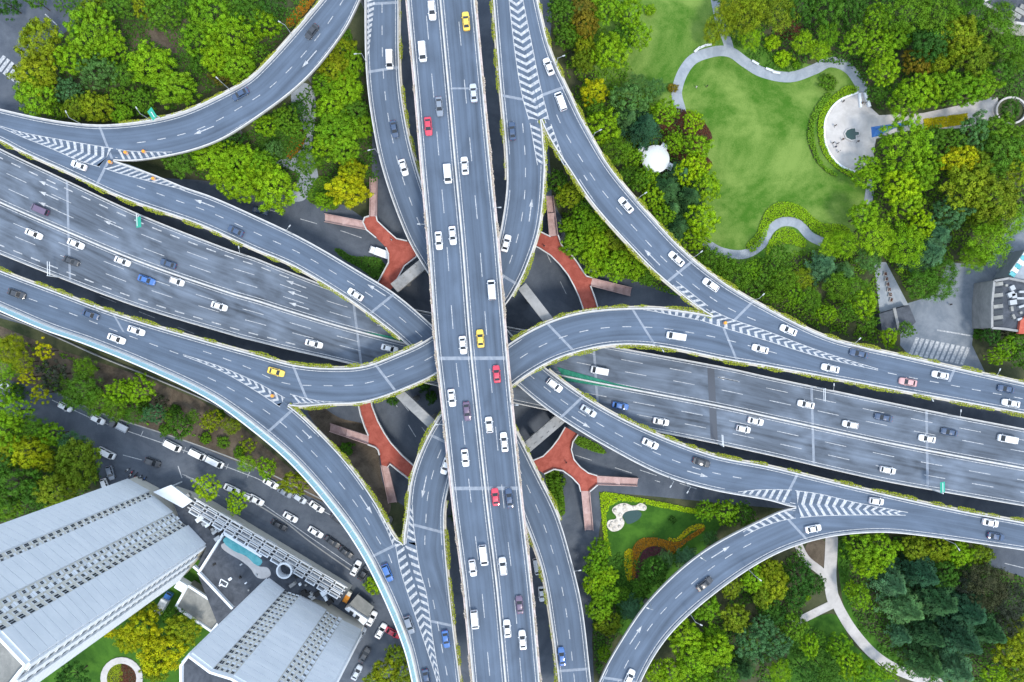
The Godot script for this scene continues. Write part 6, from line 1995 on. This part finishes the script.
	# avenue with bollards
	ground_sheet("avenue", vecs([874, 262, 886, 262, 909, 306, 880, 316]), 0.06, M.path, "grey avenue running down to the underpass roof", "path", false)
	for i in 6:
		var p := Vector2(884.5 + i * 1.2, 274 + i * 5.2)
		var root := thing("planter_box", "%s white planter box from the top on the grey avenue" % ordinal(i), "planter", at(p, 0.06), "planter boxes on the avenue")
		var b := Shape.new()
		b.box(Transform3D(Basis(Vector3.UP, -0.2), Vector3(0, 0.3, 0)), Vector3(0.9, 0.6, 1.1))
		part("box", b.mesh(M.plaza), root)
		var e := Shape.new()
		var r := RandomNumberGenerator.new()
		r.seed = i
		for k in 60:
			leaf(e, Vector3(r.randf_range(-0.36, 0.36), 0.6 + r.randf() * 0.3, r.randf_range(-0.45, 0.45)), Vector3(r.randfn(), 2, r.randfn()).normalized(), 0.12, r, tone(r))
		part("foliage", e.mesh(foliage["maroon"]), root)
	# round white pavilion
	var pav := thing("pavilion", "round white pavilion roof among the trees", "pavilion", at(Vector2(655.5, 159), 3.6))
	var dome := Shape.new()
	for i in 36:
		for j in 6:
			var pt := func(u: float, v: float) -> Vector3:
				var rr := 3.95 * v
				return Vector3(cos(u * TAU) * rr, 0.9 * (1.0 - v * v), sin(u * TAU) * rr)
			dome.quad(pt.call(i / 36.0, j / 6.0), pt.call((i + 1) / 36.0, j / 6.0), pt.call((i + 1) / 36.0, (j + 1) / 6.0), pt.call(i / 36.0, (j + 1) / 6.0))
	part("roof", dome.mesh(M.metal), pav)
	for i in 8:
		var a := TAU * i / 8
		var c := Shape.new()
		c.tube(Vector3(cos(a) * 3.5, -3.6, sin(a) * 3.5), Vector3(cos(a) * 3.5, 0.15, sin(a) * 3.5), 0.14, 0.12, 8)
		part("column", c.mesh(M.metal), pav)
	for a in [[-0.95, 4.6], [-2.5, 4.7], [0.42, 4.6]]:
		var c := Shape.new()
		c.box(Transform3D(Basis(Vector3.UP, -a[0]), Vector3(cos(a[0]) * a[1], -1.0, sin(a[0]) * a[1])), Vector3(1.5, 0.25, 2.0))
		for z in [-0.8, 0.8]:
			c.box(Transform3D(Basis(Vector3.UP, -a[0]), Vector3(cos(a[0]) * a[1], -2.35, sin(a[0]) * a[1])).translated_local(Vector3(0, 0, z)), Vector3(0.15, 2.45, 0.15))
		part("entrance_canopy", c.mesh(M.white), pav)
	# flower garden inside the lower curved ramp
	var gk := 6.82
	ground_sheet("garden_lawn", zoomed([60, 80, 330, 118, 800, 215, 900, 300, 760, 500, 560, 700, 500, 800, 330, 1100, 200, 1050, 150, 680, 95, 430], 590, 480, gk), 0.05, M.deep_lawn, "dark green lawn of the flower garden inside the lower curved ramp", "lawn", false)
	bed("clipped_hedge", zoomed([65, 85, 110, 80, 330, 118, 800, 212, 815, 240, 690, 226, 480, 185, 330, 150, 200, 140, 130, 180, 110, 240, 120, 400, 150, 520, 110, 500, 85, 330], 590, 480, gk), "lime", "bright lime clipped border along two sides of the flower garden", "hedge", 18.0, 0.2, 0.4, false)
	bed("flower_bed", zoomed([235, 500, 280, 470, 290, 560, 275, 690, 245, 660], 590, 480, gk), "flower_yellow", "upright yellow band at the end of the curled bed", "flower bed", 20.0, 0.17, 0.3)
	bed("flower_bed", zoomed([290, 470, 340, 405, 430, 390, 520, 410, 600, 420, 700, 360, 780, 320, 770, 350, 680, 410, 600, 470, 540, 520, 520, 470, 430, 450, 360, 480, 320, 560, 300, 680, 280, 640], 590, 480, gk), "flower_orange", "curling russet flower band in the garden", "flower bed", 20.0, 0.17, 0.3)
	bed("flower_bed", zoomed([530, 395, 590, 395, 660, 330, 740, 298, 778, 305, 770, 325, 690, 350, 610, 412, 550, 418], 590, 480, gk), "flower_yellow", "bright yellow wave along the russet flower band", "flower bed", 20.0, 0.17, 0.3)
	bed("flower_bed", zoomed([380, 465, 450, 452, 515, 475, 525, 515, 450, 512, 380, 540, 340, 620, 320, 680, 310, 650, 335, 540], 590, 480, gk), "flower_purple", "dark purple bed inside the curl of the garden", "flower bed", 20.0, 0.17, 0.3)
	bed("shrub_border", zoomed([590, 560, 640, 490, 720, 460, 720, 490, 650, 540, 600, 600], 590, 480, gk), "teal", "blue-green shrub arc beside the lower curved ramp", "shrubs", 14.0, 0.22, 0.8)
	# rockery with pool
	var rock := thing("rockery", "white rockery with small blue-green pool in the flower garden", "rockery")
	var rs := Shape.new()
	rs.plate(flat(smooth(zoomed([150, 205, 190, 168, 240, 158, 300, 178, 345, 158, 385, 180, 375, 208, 330, 205, 250, 215, 220, 250, 235, 290, 210, 335, 150, 350, 115, 310, 130, 275, 180, 260], 590, 480, gk), true, 4), 0.3), 0.3, 0.0)
	part("rock_bed", rs.mesh(M.rock), rock)
	var pool := Shape.new()
	pool.plate(flat(smooth(zoomed([220, 215, 290, 200, 350, 225, 330, 270, 260, 300, 235, 270], 590, 480, gk), true, 4), 0.16), 0.16, 0.0)
	part("pool", pool.mesh(M.water), rock)
	var rr := RandomNumberGenerator.new()
	rr.seed = 12
	for q in [[170, 205], [200, 180], [235, 172], [300, 185], [345, 175], [370, 190], [140, 310], [165, 330], [200, 315], [180, 285], [150, 290], [235, 200], [205, 235], [215, 270]]:
		var st := Shape.new()
		var c := at(Vector2(590 + q[0] / gk, 480 + q[1] / gk), 0.3)
		st.tube(c, c + Vector3(0, rr.randf_range(0.3, 0.7), 0), rr.randf_range(0.5, 0.8), 0.25, 7)
		part("stone", st.mesh(M.rock), rock)
	# pale paths at the lower curved ramp
	var pp := structure("forked_path", "pale forked path at the lower curved ramp", "path")
	var tk := 3.988
	for p in [[[255, 90, 252, 170, 248, 250, 255, 330, 270, 380], 13.5], [[258, 330, 290, 400, 340, 480, 420, 570, 500, 625, 600, 665, 700, 690], 11.0], [[262, 370, 210, 395, 140, 430, 100, 450], 9.0], [[110, 110, 150, 190, 215, 245, 245, 290], 9.0]]:
		var w := band(zoomed(p[0], 768, 511, tk), p[1] / 3.5 * 0.92, 0.09 + 0.006 * p[1])
		part("path_arm", w.mesh(M.plaza), pp)
	ground_sheet("earth_island", zoomed([150, 140, 225, 120, 222, 220, 190, 210], 768, 511, tk), 0.05, M.soil, "small brown island between the forked path's arms", "ground")
	ground_sheet("lower_lawn", zoomed([280, 130, 320, 130, 330, 380, 440, 520, 560, 620, 500, 620, 400, 560, 320, 440, 290, 300], 768, 511, tk), 0.06, M.deep_lawn, "dark lawn strip beside the pale forked path", "lawn")
	ground_sheet("lower_lawn", zoomed([150, 450, 240, 410, 290, 430, 330, 520, 420, 600, 500, 700, 100, 700, 80, 560], 768, 511, tk), 0.06, M.deep_lawn, "dark lawn inside the bend of the pale forked path", "lawn")
	# round bed in the tower yard
	var bedring := thing("round_bed", "round red and green bed with pale kerb behind the large tower", "flower bed")
	var rk := PackedVector3Array()
	for i in 25:
		var a := TAU * i / 24
		rk.append(at(Vector2(122 + cos(a) * 18, 678 + sin(a) * 18), 0.05))
	fence_line(bedring, "kerb", rk, 0.3, M.plaza, 2.0, 1.8)
	bed("flower_bed", vecs([123, 662, 134, 668, 136, 682, 123, 692]), "maroon", "red half of the round bed behind the large tower", "flower bed", 16.0, 0.18, 0.2)
	bed("flower_bed", vecs([120, 662, 110, 668, 108, 682, 120, 692]), "olive", "green half of the round bed behind the large tower", "flower bed", 16.0, 0.18, 0.2)
	# people
	var who := [[800, 80, 288, 150, "dark jacket", "standing alone near the plaza's upper kerb"], [800, 80, 233, 315, "dark coat", "standing by the plaza's outer kerb"], [800, 80, 285, 408, "brown top", "standing left of the basin"], [800, 80, 218, 433, "black top", "walking in the plaza group"], [800, 80, 250, 437, "grey top", "walking beside another on the plaza"], [800, 80, 235, 460, "dark blue top", "standing in the plaza group"], [800, 80, 258, 490, "white shirt", "at the lower end of the plaza group"], [800, 80, 387, 423, "black coat", "standing below the basin's corner"], [800, 80, 415, 163, "brown coat", "at the low wall of the plaza entrance"], [800, 80, 440, 160, "grey coat", "passing the plaza entrance"]]
	var tops := {"dark jacket": Color(0.02, 0.02, 0.03), "dark coat": Color(0.03, 0.03, 0.035), "brown top": Color(0.10, 0.05, 0.03), "black top": Color(0.015, 0.015, 0.015), "grey top": Color(0.12, 0.12, 0.13), "dark blue top": Color(0.02, 0.03, 0.09), "white shirt": Color(0.6, 0.6, 0.6), "black coat": Color(0.012, 0.012, 0.012), "brown coat": Color(0.12, 0.07, 0.04), "grey coat": Color(0.15, 0.15, 0.16)}
	for i in who.size():
		var w: Array = who[i]
		person(zoomed([w[2], w[3]], w[0], w[1], 6.82)[0], i * 67.0, tops[w[4]], Color(0.03, 0.035, 0.05), i % 2, "person in a %s %s" % [w[4], (w[5] as String).replace("left of", "beside")])
	person(sheet(2, 0, 733, 350), 30, Color(0.65, 0.65, 0.65), Color(0.4, 0.4, 0.42), 1, "person in white walking on the lawn")
	person(sheet(2, 0, 775, 347), 200, Color(0.02, 0.02, 0.02), Color(0.02, 0.02, 0.03), 0, "person in black standing on the lawn")
	person(Vector2(949, 304.5), 20, Color(0.02, 0.02, 0.03), Color(0.03, 0.03, 0.03), 1, "person in dark clothes walking on the pale street")
	person(sheet(2, 1, 128, 300), 60, Color(0.03, 0.03, 0.04), Color(0.03, 0.03, 0.05), 1, "person in dark clothes walking on the long curved red footbridge", 5.6)
	person(Vector2(392, 240), 130, Color(0.5, 0.5, 0.52), Color(0.04, 0.05, 0.09), 1, "person in a pale top on the footbridge at the yellow tree", 5.6)
	person(Vector2(566, 462), 220, Color(0.1, 0.03, 0.03), Color(0.03, 0.03, 0.04), 0, "person in a dark red top on the broad red footbridge", 5.6)
	for b in [[697, 53, -40, "white bench on the outer side of the path's upper bend"], [702.5, 50, -25, "white bench second along the path's upper bend"], [707.5, 48.5, -10, "white bench third along the path's upper bend"], [769, 73, 20, "white bench beside the path below the russet bed"], [776, 76, 10, "white bench nearest the path's dip"], [755, 66, 30, "white bench on the slope of the path"]]:
		park_bench(Vector2(b[0], b[1] - 3.0), b[2], (b[3] as String).replace("nearest", "at"))

func crossing(p: Vector2, along: Vector2, across: Vector2, count: int, label: String) -> void:
	var root := structure("zebra_crossing", label, "crossing")
	for i in count:
		var s := Shape.new()
		var c := p + across * i
		var a := at(c - along, 0.055)
		var b := at(c + along, 0.055)
		var w := (at(c + across, 0.055) - at(c, 0.055)) * 0.33
		s.quad(a - w, a + w, b + w, b - w)
		part("stripe", s.mesh(M.paint), root)

func street_line(a: Vector2, b: Vector2, wide: float, on: float, off: float, root: Node3D) -> void:
	var p := at(a, 0.045)
	var q := at(b, 0.045)
	var d := (q - p).normalized()
	var w := Vector3(-d.z, 0, d.x) * wide / 2.0
	var s := 0.0
	var l := p.distance_to(q)
	while s < l:
		var sh := Shape.new()
		var x := p + d * s
		var y := p + d * minf(s + on, l)
		sh.quad(x - w, x + w, y + w, y - w)
		part("road_line", sh.mesh(M.paint), root)
		s += on + off

func build_furniture() -> void:
	crossing(Vector2(914, 346), Vector2(3.6, -8.5), Vector2(5.1, 1.0), 11, "zebra crossing on the pale park street")
	crossing(Vector2(0, 62), Vector2(4.5, -6.0), Vector2(4.2, 3.2), 6, "zebra crossing at the upper street corner")
	var marks := structure("street_markings", "white lines of the ground-level streets", "markings")
	for l in [[52, 400, 95, 420, 0.2, 60.0, 0.0], [95, 420, 180, 449, 0.2, 60.0, 0.0], [180, 449, 256, 478, 0.2, 60, 0.0], [256, 478, 300, 499, 0.2, 60.0, 0.0], [300, 499, 344, 522, 0.2, 60.0, 0.0], [250, 495, 310, 537, 0.2, 60.0, 0.0], [310, 537, 352, 566, 0.2, 60.0, 0.0], [123, 455, 142, 460, 0.2, 60.0, 0.0], [260, 207, 345, 232, 0.18, 5.0, 7.0], [345, 232, 385, 246, 0.18, 5.0, 7.0], [575, 455, 660, 482, 0.18, 5.0, 7.0], [100, 296, 250, 356, 0.18, 5.0, 7.0], [545, 560, 556, 680, 0.18, 4.0, 6.0], [480, 330, 500, 430, 0.18, 4.0, 6.0], [937, 330, 973, 336, 0.4, 60.0, 0.0], [45, 14, 57, 25, 0.3, 60.0, 0.0], [560, 220, 585, 300, 0.18, 4.0, 6.0], [545, 250, 575, 312, 0.18, 4.0, 6.0], [390, 395, 430, 460, 0.18, 4.0, 6.0], [400, 400, 432, 440, 0.18, 4.0, 6.0], [640, 470, 700, 490, 0.18, 5.0, 7.0], [930, 545, 1024, 568, 0.2, 6.0, 5.0], [178, 466, 182, 478, 0.25, 60, 0.0]]:
		street_line(Vector2(l[0], l[1]), Vector2(l[2], l[3]), l[4], l[5], l[6], marks)
	# bay ticks along the street
	for i in 10:
		var p := Vector2(98, 420).lerp(Vector2(290, 494), i / 9.0)
		street_line(p, p + Vector2(2.4, -5.6), 0.15, 10, 0, marks)
	for i in 7:
		var p := Vector2(182, 474).lerp(Vector2(206, 490), i / 6.0)
		street_line(p, p + Vector2(14, 6.0), 0.15, 10, 0, marks)
	# kerbs
	for k in [[[55, 392, 98, 412, 183, 440, 259, 469, 303, 490, 348, 513], "kerb below the earth bank"], [[250, 500, 285, 522, 309, 541, 353, 572], "kerb of the tower forecourt"]]:
		var s := band(vecs(k[0]), 0.35, 0.17)
		sheet_thing("kerb", s.mesh(M.concrete), k[1] + " beside the side street", "kerb")
	# forecourt railings
	var rail := thing("street_railing", "dark railing between the side street and the podium", "railing")
	for i in 16:
		var a := Vector2(268, 546).lerp(Vector2(345, 590), i / 16.0)
		var b := Vector2(268, 546).lerp(Vector2(345, 590), (i + 0.9) / 16.0)
		var s := Shape.new()
		s.bar(at(a, 1.1), at(b, 1.1), 0.08, 0.08)
		s.bar(at(a, 0.4), at(b, 0.4), 0.06, 0.06)
		part("rail", s.mesh(M.dark), rail)
		var p := Shape.new()
		var f := at(a, 0.0)
		p.tube(Vector3(f.x, -0.1, f.z), Vector3(f.x, 1.2, f.z), 0.07, 0.07, 6)
		part("post", p.mesh(M.dark), rail)
	# lower guard wall under the teal screen
	var gw := thing("guard_wall", "low pale guard wall along the earth bank under the ramp", "wall")
	var line := resample(smooth(vecs([-20, 306, 0, 313, 60, 338, 100, 356, 160, 380, 215, 404, 235, 418])), 40)
	var pts := PackedVector3Array()
	for q in line:
		pts.append(at(q, 0.03))
	fence_line(gw, "wall", pts, 1.1, M.concrete, 2.0, 0.3)
	# lamps: [road, side, column, row, x, y]
	var lamps := [["A1", 1, 0, 140, 118], ["A1", 0, 0, 925, 330], ["A1", 0, 0, 630, 470], ["A1", 0, 0, 370, 500], ["R2", 1, 0, 438, 245], ["R2", 1, 0, 478, 620], ["G", 2, 0, 190, 265], ["G", 2, 0, 318, 550], ["G", 2, 1, 490, 110], ["G", 2, 1, 712, 330], ["G", 2, 1, 930, 510], ["G", 3, 1, 290, 670], ["G", 3, 2, 850, 115], ["R2", 2, 2, 640, 550], ["R2", 2, 2, 705, 575], ["R1", 2, 3, 230, 210], ["A3", 2, 3, 690, 430], ["A3", 2, 3, 915, 250], ["A3", 2, 3, 770, 150], ["A3", 2, 3, 560, 335], ["R1", 1, 1, 130, 250], ["E", 1, 1, 25, 360], ["E", 3, 2, 740, 290], ["E", 3, 2, 258, 195], ["M", 1, 1, 925, 155], ["M", 1, 1, 690, 240], ["M", 1, 2, 760, 330], ["M", 1, 2, 1000, 230], ["A3", 3, 3, 660, 100], ["R4", 2, 2, 520, 15], ["R3", 0, 1, 480, 575], ["R4", 3, 2, 560, 215]]
	var named := {"A1": "the upper curved ramp", "R2": "the ramp to the lower split", "G": "the outer lawn-side ramp", "R1": "the ramp from the upper split", "A3": "the lower curved ramp", "E": "the wide main viaduct", "M": "the central viaduct", "R4": "the lawn-to-bottom ramp", "R3": "the ramp rising to the top"}
	var rows := []
	for l in lamps:
		rows.append({"k": l[0], "p": sheet(l[1], l[2], l[3], l[4])})
	rows.sort_custom(func(a, b): return a.p.y < b.p.y)
	var seen := {}
	for l in rows:
		var r: Dictionary = roads[l.k]
		var i := nearest(r.mid, l.p)
		var u := 0.0 if across_at(r, i, l.p) < 0.5 else 1.0
		var foot := place(r, i, u)
		var inward := (place(r, i, 1.0 - u) - foot).normalized()
		seen[l.k] = seen.get(l.k, -1) + 1
		lamp_post(foot + inward * 0.16 + Vector3.UP * 0.88, -inward, "%s white street lamp from the top along %s" % [ordinal(seen[l.k]), named[l.k]])
	gantry("E", sheet(0, 1, 655, 215), "green sign on a white gantry at the upper edge of the wide viaduct", 3.4)
	gantry("E", sheet(0, 1, 160, 400), "bare white gantry frame at the lower edge of the wide viaduct", 4.0, false)
	gantry("E", sheet(3, 2, 620, 575), "green sign on a gantry over the wide viaduct below the lawn park", 3.0)
	gantry("E", sheet(3, 2, 230, 190), "white gantry frame on the wide viaduct near the lawn split", 3.6, false)
	gantry("E", sheet(2, 2, 780, 410), "white gantry frame beside the dark joint of the wide viaduct", 3.2, false)
	gantry("A1", sheet(0, 0, 670, 470), "small green sign at the outer edge of the upper curved ramp", 1.6)
	var bs := [["upper", 0, 0, 505, 610, "nearer the nose on the curved side of the upper split"], ["upper", 0, 0, 577, 606, "farther along the curved side of the upper split"], ["upper", 0, 0, 443, 648, "at the nose of the upper split"], ["upper", 0, 1, 615, 32, "alone on the straight side of the upper split"], ["screen", 1, 2, 68, 214, "at the split by the teal screen"], ["lawn", 2, 1, 848, 606, "at the split beside the lawn park"]]
	for b in bs:
		var p := sheet(b[1], b[2], b[3], b[4])
		barrel(p, gore_height(b[0], p) + 0.08, "orange crash barrel " + b[5])
	# parked motorbikes and carts by the forecourt
	for i in 9:
		var p := Vector2(128 + (i % 5) * 4.2 + (i / 5) * 3.0, 470 + (i % 5) * 2.2 + (i / 5) * 5.0)
		var bike := thing("scooter", "%s parked scooter in the cluster beside the large tower" % ordinal(i), "scooter", at(p, 0.04), "scooters parked beside the large tower")
		bike.rotation.y = 0.6 + (i % 3) * 0.15
		var bd := Shape.new()
		bd.bar(Vector3(-0.5, 0.55, 0), Vector3(0.35, 0.5, 0), 0.3, 0.35)
		bd.bar(Vector3(0.4, 0.4, 0), Vector3(0.55, 1.0, 0), 0.32, 0.1)
		part("body", bd.mesh(paints[["white", "red", "black", "silver", "blue"][i % 5]]), bike)
		var seat := Shape.new()
		seat.box(Transform3D(Basis(), Vector3(-0.25, 0.78, 0)), Vector3(0.65, 0.12, 0.28))
		part("seat", seat.mesh(M.dark), bike)
		var hb := Shape.new()
		hb.tube(Vector3(0.5, 1.05, -0.32), Vector3(0.5, 1.05, 0.32), 0.03, 0.03, 6)
		part("handlebar", hb.mesh(M.dark), bike)
		for x in [-0.6, 0.65]:
			var wh := Shape.new()
			wh.tube(Vector3(x, 0.24, -0.05), Vector3(x, 0.24, 0.05), 0.24, 0.24, 12)
			part("wheel", wh.mesh(M.dark), bike)
